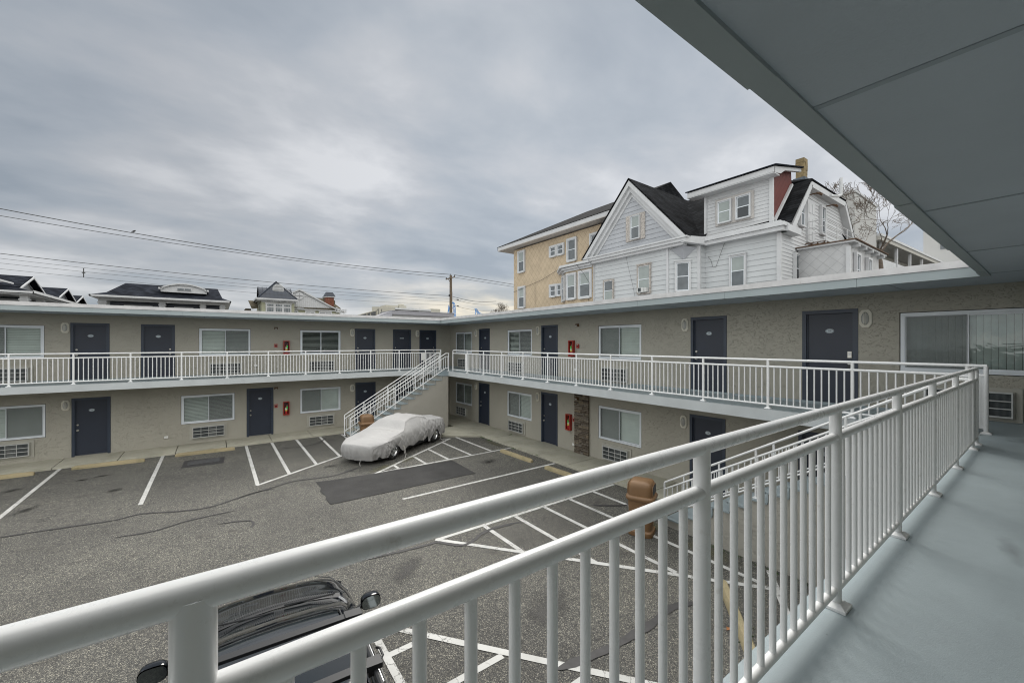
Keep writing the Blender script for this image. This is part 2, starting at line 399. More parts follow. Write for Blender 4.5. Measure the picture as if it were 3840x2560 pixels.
# ---------------------------------------------------------------- mesh builder
class MB:
    def __init__(self): self.v = []; self.f = []; self.m = []
    def add(self, vs, fs, mi=0):
        o = len(self.v); self.v += [tuple(p) for p in vs]
        self.f += [tuple(i+o for i in f) for f in fs]; self.m += [mi]*len(fs)
        return self
    def box(self, x0, x1, y0, y1, z0, z1, mi=0):
        x0, x1 = min(x0, x1), max(x0, x1); y0, y1 = min(y0, y1), max(y0, y1); z0, z1 = min(z0, z1), max(z0, z1)
        vs = [(x0,y0,z0),(x1,y0,z0),(x1,y1,z0),(x0,y1,z0),(x0,y0,z1),(x1,y0,z1),(x1,y1,z1),(x0,y1,z1)]
        return self.add(vs, [(0,3,2,1),(4,5,6,7),(0,1,5,4),(1,2,6,5),(2,3,7,6),(3,0,4,7)], mi)
    def bar(self, p, q, w, h, mi=0, up=(0,0,1)):
        p = Vector(p); q = Vector(q); d = (q-p).normalized(); u = Vector(up)
        s = d.cross(u)
        if s.length < 1e-5: s = d.cross(Vector((1,0,0)))
        s.normalize(); t = s.cross(d).normalized()
        vs = []
        for c in (p, q):
            for a, b in ((-1,-1),(1,-1),(1,1),(-1,1)): vs.append(c+s*(a*w/2)+t*(b*h/2))
        return self.add(vs, [(0,1,2,3),(7,6,5,4),(0,4,5,1),(1,5,6,2),(2,6,7,3),(3,7,4,0)], mi)
    def tube(self, pts, r, seg=8, mi=0, cap=True):
        pts = [Vector(p) for p in pts]; n = len(pts)
        rs = r if hasattr(r, '__len__') else [r]*n
        o = len(self.v); ref = None
        for i, p in enumerate(pts):
            if i == 0: d = pts[1]-pts[0]
            elif i == n-1: d = pts[-1]-pts[-2]
            else: d = (pts[i+1]-p).normalized()+(p-pts[i-1]).normalized()
            d.normalize()
            if ref is None:
                ref = Vector((0,0,1)) if abs(d.z) < 0.9 else Vector((1,0,0))
            a = d.cross(ref).normalized(); b = a.cross(d).normalized(); ref = b
            k = 1.0
            if 0 < i < n-1:
                c = max(0.35, d.dot((p-pts[i-1]).normalized())); k = 1/c if c < 0.999 else 1.0
            for j in range(seg):
                t = 2*PI*j/seg
                self.v.append(tuple(p+(a*math.cos(t)+b*math.sin(t))*rs[i]*(1+(k-1)*0.5)))
        for i in range(n-1):
            for j in range(seg):
                self.f.append((o+i*seg+j, o+i*seg+(j+1)%seg, o+(i+1)*seg+(j+1)%seg, o+(i+1)*seg+j)); self.m.append(mi)
        if cap:
            self.f.append(tuple(o+j for j in reversed(range(seg)))); self.m.append(mi)
            self.f.append(tuple(o+(n-1)*seg+j for j in range(seg))); self.m.append(mi)
        return self
    def cyl(self, p, q, r0, r1=None, seg=16, mi=0):
        return self.tube([p, q], [r0, r0 if r1 is None else r1], seg, mi)
    def prism(self, poly, d, mi=0):
        """poly: list of 3D points, extruded along vector d"""
        n = len(poly); d = Vector(d)
        vs = [Vector(p) for p in poly]+[Vector(p)+d for p in poly]
        fs = [tuple(reversed(range(n))), tuple(range(n, 2*n))]+[(i, (i+1)%n, n+(i+1)%n, n+i) for i in range(n)]
        return self.add(vs, fs, mi)
    def poly(self, pts, mi=0):
        return self.add(pts, [tuple(range(len(pts)))], mi)
    def lathe(self, prof, seg=24, mi=0, c=(0,0), sq=None, cap=True):
        o = len(self.v)
        for (r, z) in prof:
            for j in range(seg):
                t = 2*PI*j/seg
                ct, st = math.cos(t), math.sin(t)
                k = 1.0
                if sq: k = 1.0/((abs(ct)**sq+abs(st)**sq)**(1.0/sq))
                self.v.append((c[0]+r*k*ct, c[1]+r*k*st, z))
        for i in range(len(prof)-1):
            for j in range(seg):
                self.f.append((o+i*seg+j, o+i*seg+(j+1)%seg, o+(i+1)*seg+(j+1)%seg, o+(i+1)*seg+j)); self.m.append(mi)
        if not cap: return self
        self.f.append(tuple(o+j for j in reversed(range(seg)))); self.m.append(mi)
        k = (len(prof)-1)*seg
        self.f.append(tuple(o+k+j for j in range(seg))); self.m.append(mi)
        return self
    def grid(self, rows, mi=0, close=False):
        o = len(self.v); nr = len(rows); nc = len(rows[0])
        for r in rows: self.v += [tuple(p) for p in r]
        for i in range(nr-1):
            for j in range(nc if close else nc-1):
                self.f.append((o+i*nc+j, o+i*nc+(j+1)%nc, o+(i+1)*nc+(j+1)%nc, o+(i+1)*nc+j)); self.m.append(mi)
        return self
    def mesh(self, name, mats, smooth=False, angle=35, fix=True):
        me = bpy.data.meshes.new(name)
        me.from_pydata(self.v, [], self.f)
        for k in mats: me.materials.append(M[k] if isinstance(k, str) else k)
        me.polygons.foreach_set('material_index', self.m)
        if fix:
            bm = bmesh.new(); bm.from_mesh(me)
            bmesh.ops.recalc_face_normals(bm, faces=bm.faces)
            bm.to_mesh(me); bm.free()
        if smooth:
            me.polygons.foreach_set('use_smooth', [True]*len(me.polygons))
            me.set_sharp_from_angle(angle=R(angle))
        me.update()
        return me

def put(name, me, parent=None, loc=(0,0,0), rz=0.0):
    o = bpy.data.objects.new(name, me); COL.objects.link(o)
    if parent is not None: o.parent = parent
    o.location = loc; o.rotation_euler = (0, 0, rz)
    return o
def empty(name, loc=(0,0,0), rz=0.0):
    o = bpy.data.objects.new(name, None); COL.objects.link(o)
    o.empty_display_size = 0.1; o.location = loc; o.rotation_euler = (0, 0, rz)
    return o
def tag(o, label=None, cat=None, group=None, kind=None):
    if label: o['label'] = label
    if cat: o['category'] = cat
    if group: o['group'] = group
    if kind: o['kind'] = kind
    return o
def copy_tree(o, parent=None):
    c = o.copy(); COL.objects.link(c)
    if parent is not None: c.parent = parent
    for ch in list(o.children): copy_tree(ch, c)
    return c
def place(proto, used, loc, rz, label, group=None, cat=None):
    """first call moves the prototype itself, later calls copy it with its parts"""
    o = proto if not used.get(proto.name) else copy_tree(proto)
    used[proto.name] = True
    o.location = loc; o.rotation_euler = (0, 0, rz)
    tag(o, label, cat, group)
    return o
USED = {}

def text_mesh(body, size, name='text', depth=0.002):
    cu = bpy.data.curves.new(name, 'FONT'); cu.body = body; cu.size = size; cu.extrude = depth
    cu.align_x = 'CENTER'; cu.align_y = 'CENTER'
    ob = bpy.data.objects.new(name, cu); COL.objects.link(ob)
    dg = bpy.context.evaluated_depsgraph_get(); dg.update()
    me = bpy.data.meshes.new_from_object(ob.evaluated_get(dg))
    bpy.data.objects.remove(ob); bpy.data.curves.remove(cu)
    # stand it up, facing -y
    for v in me.vertices:
        x, y, z = v.co; v.co = (x, -z, y)
    me.materials.clear(); me.materials.append(M['ink'])
    return me

# facing of the walls: local frame is x right, -y out of the wall, z up
RA, RB = 0.0, -PI/2
ZD = 2.85      # level of the upper walkway
WA, WB, WN = 21.6, 11.25, -0.95
RAILA, RAILB, RAILN = 20.0, 9.57, 0.72
def onA(x, z, out=0.0): return (x, WA-out, z)
def onB(y, z, out=0.0): return (WB-out, y, z)
# ================================================================ ground and setting
g = MB(); S_ = 420
g.add([(-S_,-S_,0),(S_,-S_,0),(S_,S_,0),(-S_,S_,0)], [(0,1,2,3)])
tag(put('ground', g.mesh('ground', ['asphalt'])), kind='structure')

# concrete pavement in front of the two wings, with open joints between its slabs
pv = MB(); Z0, Z1 = -0.05, 0.06
xj = [-17.0] + [-15.6+1.6*i for i in range(0, 16)]
xj = [-17.2, -15.64, -14.04, -12.44, -10.84, -9.24, -7.64, -6.04, -4.44, -2.84, -1.24, 0.36, 1.96, 3.56, 5.16, 6.76, 8.36]
for a, b in zip(xj[:-1], xj[1:]): pv.box(a+0.013, b-0.013, 20.1, WA+0.1, Z0, Z1)
pv.prism([(8.368,16.63,Z0),(9.73,15.62,Z0),(9.73,18.28,Z0),(7.0,18.28,Z0),(7.0,17.6,Z0)], (0,0,Z1-Z0))
pv.box(8.368, 9.73, 19.5, WA+0.1, Z0, Z1)
pv.box(5.2, 8.352, 19.5, 20.085, Z0, Z1)
yj = [21.7, 19.8, 18.28, 16.64, 15.0, 13.4, 11.77, 10.15, 8.53, 6.9, 5.3, 3.7, 2.1, 0.5, -0.9]
for a, b in zip(yj[:-1], yj[1:]): pv.box(9.745, WB+0.1, b+0.013, a-0.013, Z0, Z1)
tag(put('pavement', pv.mesh('pavement', ['walk'])), kind='structure')

# painted stall lines, hatching and the cross bars, all one sheet of paint 4 mm up
def strip(mb, p, q, w=0.10, z=0.004, mi=0):
    p = Vector((*p, 0)); q = Vector((*q, 0)); d = (q-p).normalized(); s = Vector((-d.y, d.x, 0))*w/2
    mb.add([(p+s).xy.to_3d()+Vector((0,0,z)), (p-s).xy.to_3d()+Vector((0,0,z)), (q-s).xy.to_3d()+Vector((0,0,z)), (q+s).xy.to_3d()+Vector((0,0,z))], [(0,1,2,3)], mi)
mk = MB()
for p, q in [((-4.25,20.2),(-4.25,14.35)), ((-6.9,20.2),(-6.9,14.35)), ((-9.6,20.2),(-9.6,14.35)), ((-1.6,20.1),(-1.6,14.39)),
             ((1.02,20.05),(1.02,14.29)), ((4.12,10.67),(9.7,10.67)), ((4.35,13.31),(9.7,13.31)), ((3.85,8.03),(9.7,8.03))]:
    strip(mk, p, q)
for p, q in [((1.94,20.05),(1.94,14.93)), ((2.88,20.02),(2.86,15.55)), ((3.82,20.0),(3.78,16.15)), ((4.75,19.98),(4.73,16.75)),
             ((8.78,16.28),(8.78,13.37)), ((7.85,15.72),(7.85,13.37)), ((6.89,15.06),(6.89,13.37)), ((6.0,14.45),(6.0,13.37)), ((5.02,13.8),(5.02,13.37)),
             ((5.05,7.97),(5.05,6.52)), ((5.95,7.97),(5.95,5.38)), ((6.89,7.97),(6.89,4.25)), ((7.8,7.97),(7.8,3.15)), ((8.74,7.97),(8.74,6.2)),
             ((1.92,5.44),(2.44,5.44)), ((1.92,4.52),(3.15,4.52)), ((1.92,3.60),(3.86,3.60)), ((1.92,2.68),(4.56,2.68)),
             ((8.42,16.16),(8.05,16.45))]:
    strip(mk, p, q, 0.10, 0.006)
for p, q in [((0.99,14.26),(6.6,17.95)), ((4.15,13.24),(8.46,16.21)), ((3.85,8.05),(7.75,3.02)), ((8.35,3.26),(5.6,1.55)), ((2.16,5.90),(5.3,1.85)), ((1.87,5.98),(1.87,1.8))]:
    strip(mk, p, q, 0.105, 0.008)
tag(put('parking_markings', mk.mesh('parking_markings', ['paint_line'], fix=False)), kind='structure')

def ribbon(pts, w, z=0.010, jit=0.02):
    mb = MB(); P = [Vector((x, y, 0)) for x, y in pts]; out = []
    fine = []
    for i in range(len(P)-1):
        a = P[max(i-1,0)]; b = P[i]; c = P[i+1]; d = P[min(i+2, len(P)-1)]
        for k in range(6):
            t = k/6
            fine.append(0.5*((2*b)+(-a+c)*t+(2*a-5*b+4*c-d)*t*t+(-a+3*b-3*c+d)*t**3))
    fine.append(P[-1])
    L, Rr = [], []
    for i, p in enumerate(fine):
        d = (fine[min(i+1,len(fine)-1)]-fine[max(i-1,0)]).normalized(); s = Vector((-d.y, d.x, 0))
        ww = w/2*(0.75+0.5*random.random())*min(1.0, 0.3+0.35*min(i, len(fine)-1-i))
        L.append(p+s*ww+Vector((0,0,z))); Rr.append(p-s*ww+Vector((0,0,z)))
    mb.grid([L, Rr]); return mb
tar = MB()
for pts, w in [([(-9,13.9),(-6,13.95),(-3.81,13.77),(-2.69,13.61),(-1.98,13.49),(-1.49,13.59),(-0.84,13.28),(-0.14,13.1),(0.53,13.43),(1.34,13.78),(1.95,14.03),(2.85,13.87),(3.3,13.95),(4.01,14.3)], 0.07),
               ([(-1.77,12.28),(-1.15,12.18),(-0.51,12.41),(0.4,12.45)], 0.06), ([(0.53,13.43),(0.9,13.62),(1.4,13.66)], 0.05),
               ([(1.2,8.6),(2.2,8.2),(3.06,8.01),(3.64,7.94),(3.84,7.90),(4.04,7.63),(4.24,7.47),(4.52,7.54),(4.83,7.7),(5.23,7.74),(5.86,7.64)], 0.09),
               ([(3.6,3.9),(4.45,3.74),(4.97,3.71),(5.43,3.7),(5.88,3.74),(6.34,3.58)], 0.13),
               ([(0.04,11.76),(0.42,11.66),(0.67,11.52),(0.72,11.29),(0.65,11.07)], 0.045), ([(2.0,18.7),(3.0,18.55),(3.6,18.9),(4.0,19.6)], 0.07),
               ([(8.0,7.3),(8.5,6.9),(9.0,6.7)], 0.08), ([(9.0,8.9),(8.6,8.4),(8.75,8.2)], 0.05)]:
    r_ = ribbon(pts, w); tar.add(r_.v, r_.f)
tag(put('crack_sealer', tar.mesh('crack_sealer', ['sealer'], fix=False)), kind='structure')
pt = MB()
edge = [(2.47,13.55),(2.5,12.9),(2.42,12.6),(2.48,12.1),(2.42,11.9),(2.45,11.42)]
edge += [(2.45+0.44*i, 11.40+random.uniform(-0.03,0.03)) for i in range(1,10)]+[(6.86,11.36),(6.9,12.4),(6.93,13.12)]
edge += [(6.93-0.44*i, 13.12+0.03*i+random.uniform(-0.03,0.03)) for i in range(1,10)]
pt.poly([(x,y,0.012) for x,y in edge])
tag(put('asphalt_patch', pt.mesh('asphalt_patch', ['patch'], fix=False)), kind='structure')
for nm, x, y, sx_, sy_, r_ in (('oil', -2.9, 18.2, .55, .22, .2), ('oil', -3.35, 18.0, .3, .2, 0), ('oil', -4.75, 17.9, .6, .25, .5), ('oil', -2.35, 16.2, .45, .35, .9), ('oil', -3.9, 15.6, .65, .3, 1.1), ('oil', 3.2, 15.0, .5, .3, 0), ('oil', 6.9, 2.2, .8, .5, .5),
                               ('oil', 5.1, 9.3, 1.2, .5, .2), ('oil', 7.6, 9.2, .9, .45, 0), ('oil', 7.9, 12.2, .7, .4, .3), ('moss', 4.6, 13.75, 1.3, .45, .5), ('moss', 5.7, 14.2, 1.0, .35, .6), ('moss', 8.1, 4.3, .5, 1.4, 0), ('moss', 8.2, 5.6, .45, .6, 0), ('moss', 9.5, 14.2, .35, 1.6, 0), ('oil', 4.3, 4.9, 1.1, .6, .4), ('oil', 2.9, 7.3, 1.0, .5, .8), ('oil', .2, 8.8, 1.3, .5, .1)):
    d_ = MB(); d_.add([(-1.3,-1.3,0),(1.3,-1.3,0),(1.3,1.3,0),(-1.3,1.3,0)], [(0,1,2,3)])
    o = put('oil_stain' if nm == 'oil' else 'moss_film', d_.mesh('stain', [nm], fix=False), None, (x, y, .0135+.0004*int(abs(x*10) % 7)), r_); o.scale = (sx_, sy_, 1); tag(o, kind='structure')
for x, y, sx_, sy_, r_ in ((2.2,.1,.5,.2,.4),(3.4,-.2,.35,.3,0),(4.3,.2,.6,.12,.2),(5.6,-.1,.5,.35,.5),(7.0,.1,.7,.25,.1),(9.3,.3,.5,.5,0),(10.3,2.0,.4,.9,0),(1.9,-.35,.3,.12,1.0)):
    d_ = MB(); d_.add([(-1.3,-1.3,0),(1.3,-1.3,0),(1.3,1.3,0),(-1.3,1.3,0)], [(0,1,2,3)])
    o = put('floor_scuff', d_.mesh('scuff', ['scuff'], fix=False), None, (x, y, ZD+.0062+.0003*int(x)), r_); o.scale = (sx_, sy_, 1); tag(o, kind='structure')
mh = MB(); mh.poly([(-0.96,17.75,0.004),(0.24,17.65,0.004),(0.28,18.62,0.004),(-0.9,18.8,0.004)], 1)
mh.box(-0.80,0.12,17.98,18.52,0.0,0.018,0)
for i in range(7): mh.box(-0.74+0.125*i,-0.68+0.125*i,18.03,18.47,0.017,0.026,0)
o = put('utility_cover', mh.mesh('utility_cover', ['iron','sealer'])); tag(o, 'rusty rectangular iron utility cover in a dark patch of the asphalt', 'utility cover')

# ================================================================ motel building
motel = tag(empty('motel_building'), 'two storey taupe stucco motel with slate doors around a parking lot', 'motel')

def wall_sheet(u0, u1, z0, z1, holes, P, depth=0.42):
    """flat wall in local u,z with rectangular openings; P maps (u, out, z) to the world"""
    mb = MB()
    us = sorted({u0, u1, *[h[0] for h in holes], *[h[1] for h in holes]}); zs = sorted({z0, z1, *[h[2] for h in holes], *[h[3] for h in holes]})
    for i in range(len(us)-1):
        for j in range(len(zs)-1):
            cu, cz = (us[i]+us[i+1])/2, (zs[j]+zs[j+1])/2
            if any(h[0] < cu < h[1] and h[2] < cz < h[3] for h in holes): continue
            mb.add([P(us[i],0,zs[j]), P(us[i+1],0,zs[j]), P(us[i+1],0,zs[j+1]), P(us[i],0,zs[j+1])], [(0,1,2,3)], 0)
    for (a, b, c, d) in holes:
        for q in (((a,0,c),(a,0,d),(a,-0.10,d),(a,-0.10,c)), ((b,0,c),(b,0,d),(b,-0.10,d),(b,-0.10,c)), ((a,0,d),(b,0,d),(b,-0.10,d),(a,-0.10,d)), ((a,0,c),(b,0,c),(b,-0.10,c),(a,-0.10,c))):
            mb.add([P(*p) for p in q], [(0,1,2,3)], 0)
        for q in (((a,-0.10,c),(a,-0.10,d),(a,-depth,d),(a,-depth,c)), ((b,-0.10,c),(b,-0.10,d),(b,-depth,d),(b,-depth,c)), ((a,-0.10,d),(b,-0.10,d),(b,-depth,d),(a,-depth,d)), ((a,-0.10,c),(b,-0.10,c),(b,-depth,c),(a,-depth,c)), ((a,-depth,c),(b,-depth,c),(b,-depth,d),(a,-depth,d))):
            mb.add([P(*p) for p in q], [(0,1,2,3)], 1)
    return mb
PA = lambda u, o, z: (u, WA-o, z)
PB = lambda u, o, z: (WB-o, u, z)

WW, WH = 1.82, 1.17; DW, DH = 1.04, 2.16
# (centre, sill z, bright side, style)
winsA = [(-5.87,3.71,'R','slat'),(0.352,3.71,'L','slat'),(4.184,3.71,'N','half'),(-5.84,0.895,'L','slat'),(-0.236,0.895,'L','slat2'),(4.184,0.895,'R','slat'),(-9.9,3.71,'R','slat'),(-9.9,0.895,'R','slat')]
doorsA = [(-3.79,ZD,'L','204'),(-1.865,ZD,'R','205'),(6.317,ZD,'L','208'),(8.31,ZD,'L','LAUNDRY'),(9.84,ZD,'R','210'),(-3.76,0.06,'L','104'),(1.64,0.06,'L','106'),(6.333,0.06,'L','108'),(8.45,0.06,'R','109'),(-8.0,ZD,'L','202'),(-8.0,0.06,'L','102')]
winsB = [(19.96,3.70,'R','dark'),(14.8,3.70,'L','dark'),(9.108,3.70,'R','pale'),(1.06,3.69,'R','vert'),(19.95,0.84,'R','dark'),(14.82,0.815,'R','slat2'),(9.11,0.815,'R','slat')]
doorsB = [(17.78,ZD,'L','212'),(12.71,ZD,'L','214'),(5.957,ZD,'L','216'),(3.16,ZD,'R','218'),(17.81,0.02,'L','112'),(12.72,0.02,'L','114'),(5.99,0.02,'L','116'),(3.24,0.02,'L','118')]
def holes(ws, ds):
    return [(c-WW/2-0.015, c+WW/2+0.015, z-0.015, z+WH+0.015) for c, z, _, _ in ws]+[(c-DW/2, c+DW/2, z, z+DH) for c, z, _, _ in ds]
put('wall', wall_sheet(-17.0, WB, -0.02, 5.335, holes(winsA, doorsA), PA).mesh('wall', ['stucco','room']), motel)
put('wall', wall_sheet(-1.2, WA, -0.02, 5.335, holes(winsB, doorsB), PB).mesh('wall', ['stucco','room']), motel)
wn = MB(); wn.box(-17.0, WB, -1.15, WN, -0.02, 5.335); wn.box(-17.2,-17.0,WA,WA+9,-0.02,5.335); wn.box(-17.2,-17.0,-9,WN,-0.02,5.335)
put('wall', wn.mesh('wall', ['stucco']), motel)
# thin blue base board on the upper walkways
bb = MB(); bb.box(-17, 11.21, WA-0.02, WA-0.001, ZD, ZD+0.06); bb.box(WB-0.02, WB-0.001, WN, WA-0.02, ZD, ZD+0.06)
put('base_board', bb.mesh('base_board', ['deck']), motel)

# upper walkways: slab with painted top and pale textured edge
EA, EB, EN = 19.87, 9.46, 0.84
def slab(x0, x1, y0, y1):
    mb = MB(); mb.box(x0, x1, y0, y1, 2.61, ZD, 1)
    mb.add([(x0,y0,ZD+.004),(x1,y0,ZD+.004),(x1,y1,ZD+.004),(x0,y1,ZD+.004)], [(0,1,2,3)], 0)
    return mb
sl = slab(-17, EB, EA, WA+0.0); put('walkway', sl.mesh('walkway', ['deck','deck_edge'], fix=False), motel)
sl = slab(EB, WB, EN, WA+0.0); put('walkway', sl.mesh('walkway', ['deck','deck_edge'], fix=False), motel)
sl = slab(-17, WB, WN, EN); put('walkway', sl.mesh('walkway', ['deck','deck_edge'], fix=False), motel)

# flat roof: soffit sheets, mass, blue fascia in 2.44 m boards and white flashing above
FA, FB, FN = 19.7, 9.7, 0.77
rf = MB()
ZS = 5.335
rf.box(-17.4, 17.5, FA+0.1, 29, ZS, 5.50, 0); rf.box(FB+0.1, 17.5, FN-0.1, FA+0.1, ZS+0.0005, 5.499, 0); rf.box(-17.4, 17.5, -9, FN-0.1, ZS, 5.498, 0)
put('roof', rf.mesh('roof', ['flat_roof']), motel)
sf = MB()
sf.box(-17.3, WB, FA+0.1, WA, 5.318, 5.333, 0); sf.box(FB+0.1, WB, FN-0.1, FA+0.1, 5.317, 5.332, 0); sf.box(-17.3, WB, WN, FN-0.1, 5.318, 5.333, 0)
for x in [2.20+2.44*i for i in range(-7, 5)]:
    if x < 11.2: sf.box(x-0.018, x+0.018, WN, FN-0.1, 5.314, 5.330, 1)
for x in [-15+2.44*i for i in range(0, 10)]: sf.box(x-0.012, x+0.012, FA+0.1, WA, 5.314, 5.330, 1)
for y in [1.9+2.44*i for i in range(0, 8)]: sf.box(FB+0.1, WB, y-0.012, y+0.012, 5.314, 5.330, 1)
put('soffit', sf.mesh('soffit', ['soffit','caulk']), motel)
fs = MB()
def boards(a, b, first, fn):
    cuts = [a]+[c for c in [first+2.44*i for i in range(-12, 14)] if a < c < b]+[b]
    for k, (p, q) in enumerate(zip(cuts[:-1], cuts[1:])): fn(p+0.002, q-0.002, 0.003*(k % 2))
boards(-17.4, FB, -1.0, lambda p, q, j: fs.box(p, q, FA-j*0.5, FA+0.1, 5.305-j*0.5, 5.465))
boards(FN, FA, 2.3, lambda p, q, j: fs.box(FB-j*0.5, FB+0.1, p, q, 5.305-j*0.5, 5.465))
boards(-17.4, FB, 1.78, lambda p, q, j: fs.box(p, q, FN-0.1, FN+j*2, 5.303-j*1.5, 5.465))
put('fascia', fs.mesh('fascia', ['fascia']), motel)
fl = MB()
def wavy(a, b, fn):
    n = int((b-a)/1.1)
    for i in range(n):
        p = a+(b-a)*i/n; q = a+(b-a)*(i+1)/n; fn(p, q, random.uniform(-0.006, 0.006), random.uniform(0,0.004))
wavy(-17.4, FB, lambda p, q, h, j: fl.box(p, q, FA-0.02-j, FA+0.25, 5.466, 5.585+h))
wavy(FN, FA+0.2, lambda p, q, h, j: fl.box(FB-0.02-j, FB+0.25, p, q, 5.467, 5.587+h))
wavy(-17.4, FB, lambda p, q, h, j: fl.box(p, q, FN-0.25, FN+0.02+j, 5.466, 5.585+h))
put('flashing', fl.mesh('flashing', ['coping']), motel)

# ---- window meshes (local: x right, -y out, origin at sill centre on the wall plane)
def frame_mesh():
    mb = MB(); w, h = WW, WH; t = 0.055; y0, y1 = 0.012, 0.075
    mb.box(-w/2, w/2, y0, y1, h-t, h); mb.box(-w/2, w/2, y0-0.01, y1, 0, t)
    mb.box(-w/2, -w/2+t, y0, y1, t, h-t); mb.box(w/2-t, w/2, y0, y1, t, h-t)
    s = 0.035
    for (a, b, yy) in ((-w/2+t, 0.02, 0.022), (-0.02, w/2-t, 0.045)):
        mb.box(a, a+s, yy, yy+0.02, t, h-t); mb.box(b-s, b, yy, yy+0.02, t, h-t)
        mb.box(a+s, b-s, yy, yy+0.02, t, t+s); mb.box(a+s, b-s, yy, yy+0.02, h-t-s, h-t)
    mb.box(-w/2-0.014, w/2+0.014, 0.03, 0.07, -0.013, 0.0, 1); mb.box(-w/2-0.014, w/2+0.014, 0.03, 0.07, h, h+0.013, 1)
    mb.box(-w/2-0.014, -w/2, 0.03, 0.07, 0.0, h, 1); mb.box(w/2, w/2+0.014, 0.03, 0.07, 0.0, h, 1)
    return mb.mesh('window_frame', ['vinyl','seal'])
FRM = frame_mesh()
pm = MB(); pm.add([(-WW/2+.09,.032,.09),(-.015,.032,.09),(-.015,.032,WH-.09),(-WW/2+.09,.032,WH-.09)], [(0,1,2,3)]); pm.add([(.015,.055,.09),(WW/2-.09,.055,.09),(WW/2-.09,.055,WH-.09),(.015,.055,WH-.09)], [(0,1,2,3)])
PANE = pm.mesh('pane', ['glass'], fix=False); PANEW = pm.mesh('pane', ['glass_wavy'], fix=False)
def screen_mesh(side):
    mb = MB(); a, b = (-WW/2+.07, 0.0) if side == 'L' else (0.0, WW/2-.07)
    mb.add([(a,.018,.07),(b,.018,.07),(b,.018,WH-.07),(a,.018,WH-.07)], [(0,1,2,3)]); return mb.mesh('screen', ['screen'], fix=False)
SCR = {'L': screen_mesh('L'), 'R': screen_mesh('R')}
def blind_mesh(tilt, zmin=0.05, n=19, seed=1):
    mb = MB(); rnd = random.Random(seed)
    for i in range(n):
        z = WH-0.07-(WH-0.12)*i/(n-1)
        if z < zmin: continue
        t = tilt+rnd.uniform(-0.05, 0.05); d = 0.031
        dy, dz = d*math.cos(t), d*math.sin(t)
        for a, b in ((-WW/2+.06, -.01), (.01, WW/2-.06)):
            mb.add([(a,.12-dy,z-dz),(b,.12-dy,z-dz+rnd.uniform(-.003,.003)),(b,.12+dy,z+dz),(a,.12+dy,z+dz)], [(0,1,2,3)])
    return mb.mesh('blind', ['blind'], fix=False)
BL = {'slat': blind_mesh(1.05, seed=2), 'slat2': blind_mesh(0.8, seed=3), 'half': blind_mesh(0.35, 0.18, seed=4), 'dark': blind_mesh(0.6, seed=5), 'pale': blind_mesh(1.2, seed=6)}
def vert_mesh():
    mb = MB()
    for i in range(20):
        x = -WW/2+.08+i*(WW-.14)/19; a = 0.040
        mb.add([(x-a,.125,.05),(x+a,.175,.05),(x+a,.175,WH-.05),(x-a,.125,WH-.05)], [(0,1,2,3)])
    return mb.mesh('blind', ['curtain'], fix=False)
BL['vert'] = vert_mesh()
def put_window(c, z, side, style, onW, rz):
    o = put('window', FRM, motel, onW(c, z), rz)
    put('pane', PANEW if style in ('vert','pale') else PANE, o); put('blind', BL[style], o)
    if side == 'R': put('screen', SCR['L'], o)
    elif side == 'L': put('screen', SCR['R'], o)
for w_ in winsA: put_window(*w_, onA, RA)
for w_ in winsB: put_window(*w_, onB, RB)

# ---- doors
def door_parts():
    fr = MB(); w, h = DW, DH; t = 0.085
    fr.box(-w/2+.003, -w/2+t, -0.012, 0.10, 0.0, h-.003); fr.box(w/2-t, w/2-.003, -0.012, 0.10, 0.0, h-.003); fr.box(-w/2+t, w/2-t, -0.012, 0.10, h-t, h-.003)
    fr.box(-w/2+t, -w/2+t+.02, 0.03, 0.09, 0, h-t); fr.box(w/2-t-.02, w/2-t, 0.03, 0.09, 0, h-t)
    fr.box(-w/2+t, w/2-t, -0.01, 0.08, 0.0, 0.028, 1)
    pn = MB(); pn.box(-w/2+t+.004, w/2-t-.004, 0.055, 0.095, 0.03, h-t-.004)
    return fr.mesh('door_frame', ['door_frame','metal']), pn.mesh('door', ['door'])
DFR, DPN = door_parts()
def knob(side):
    mb = MB(); x = (-1 if side == 'L' else 1)*(DW/2-.155)
    mb.cyl((x,.055,.96),(x,.045,.96),.034); mb.tube([(x,.05,.96),(x,.02,.96),(x,-.012,.96)], [.012,.02,.03], 12); mb.cyl((x,-.012,.96),(x,-.02,.96),.03,.02,12)
    mb.cyl((x,.055,1.16),(x,.03,1.16),.03); mb.cyl((x,.03,1.16),(x,.022,1.16),.014)
    return mb.mesh('door_handle', ['metal'], True)
KN = {'L': knob('L'), 'R': knob('R')}
kp = MB(); kx = DW/2-.155; kp.box(kx-.035,kx+.035,.02,.055,1.08,1.22,1); kp.box(kx-.025,kx+.025,.012,.02,1.13,1.2,0); kp.cyl((kx,.055,.96),(kx,-.01,.96),.03); kp.box(kx-.03,kx+.03,-.0,.05,.84,.93,2)
KN['K'] = kp.mesh('door_handle', ['white_label','metal','seal'], True)
def oval_plate():
    mb = MB()
    for (a, b, y, mi) in ((.082,.052,.052,0), (.075,.046,.0505,1), (.067,.040,.049,0)):
        mb.prism([(a*math.cos(2*PI*i/28), y, 1.68+b*math.sin(2*PI*i/28)) for i in range(28)], (0,-.001,0), mi)
    return mb.mesh('number_plate', ['plate','ink'])
OVAL = oval_plate()
rp = MB(); rp.box(-.11,.11,.048,.054,1.655,1.705); RECT = rp.mesh('name_plate', ['plate'])
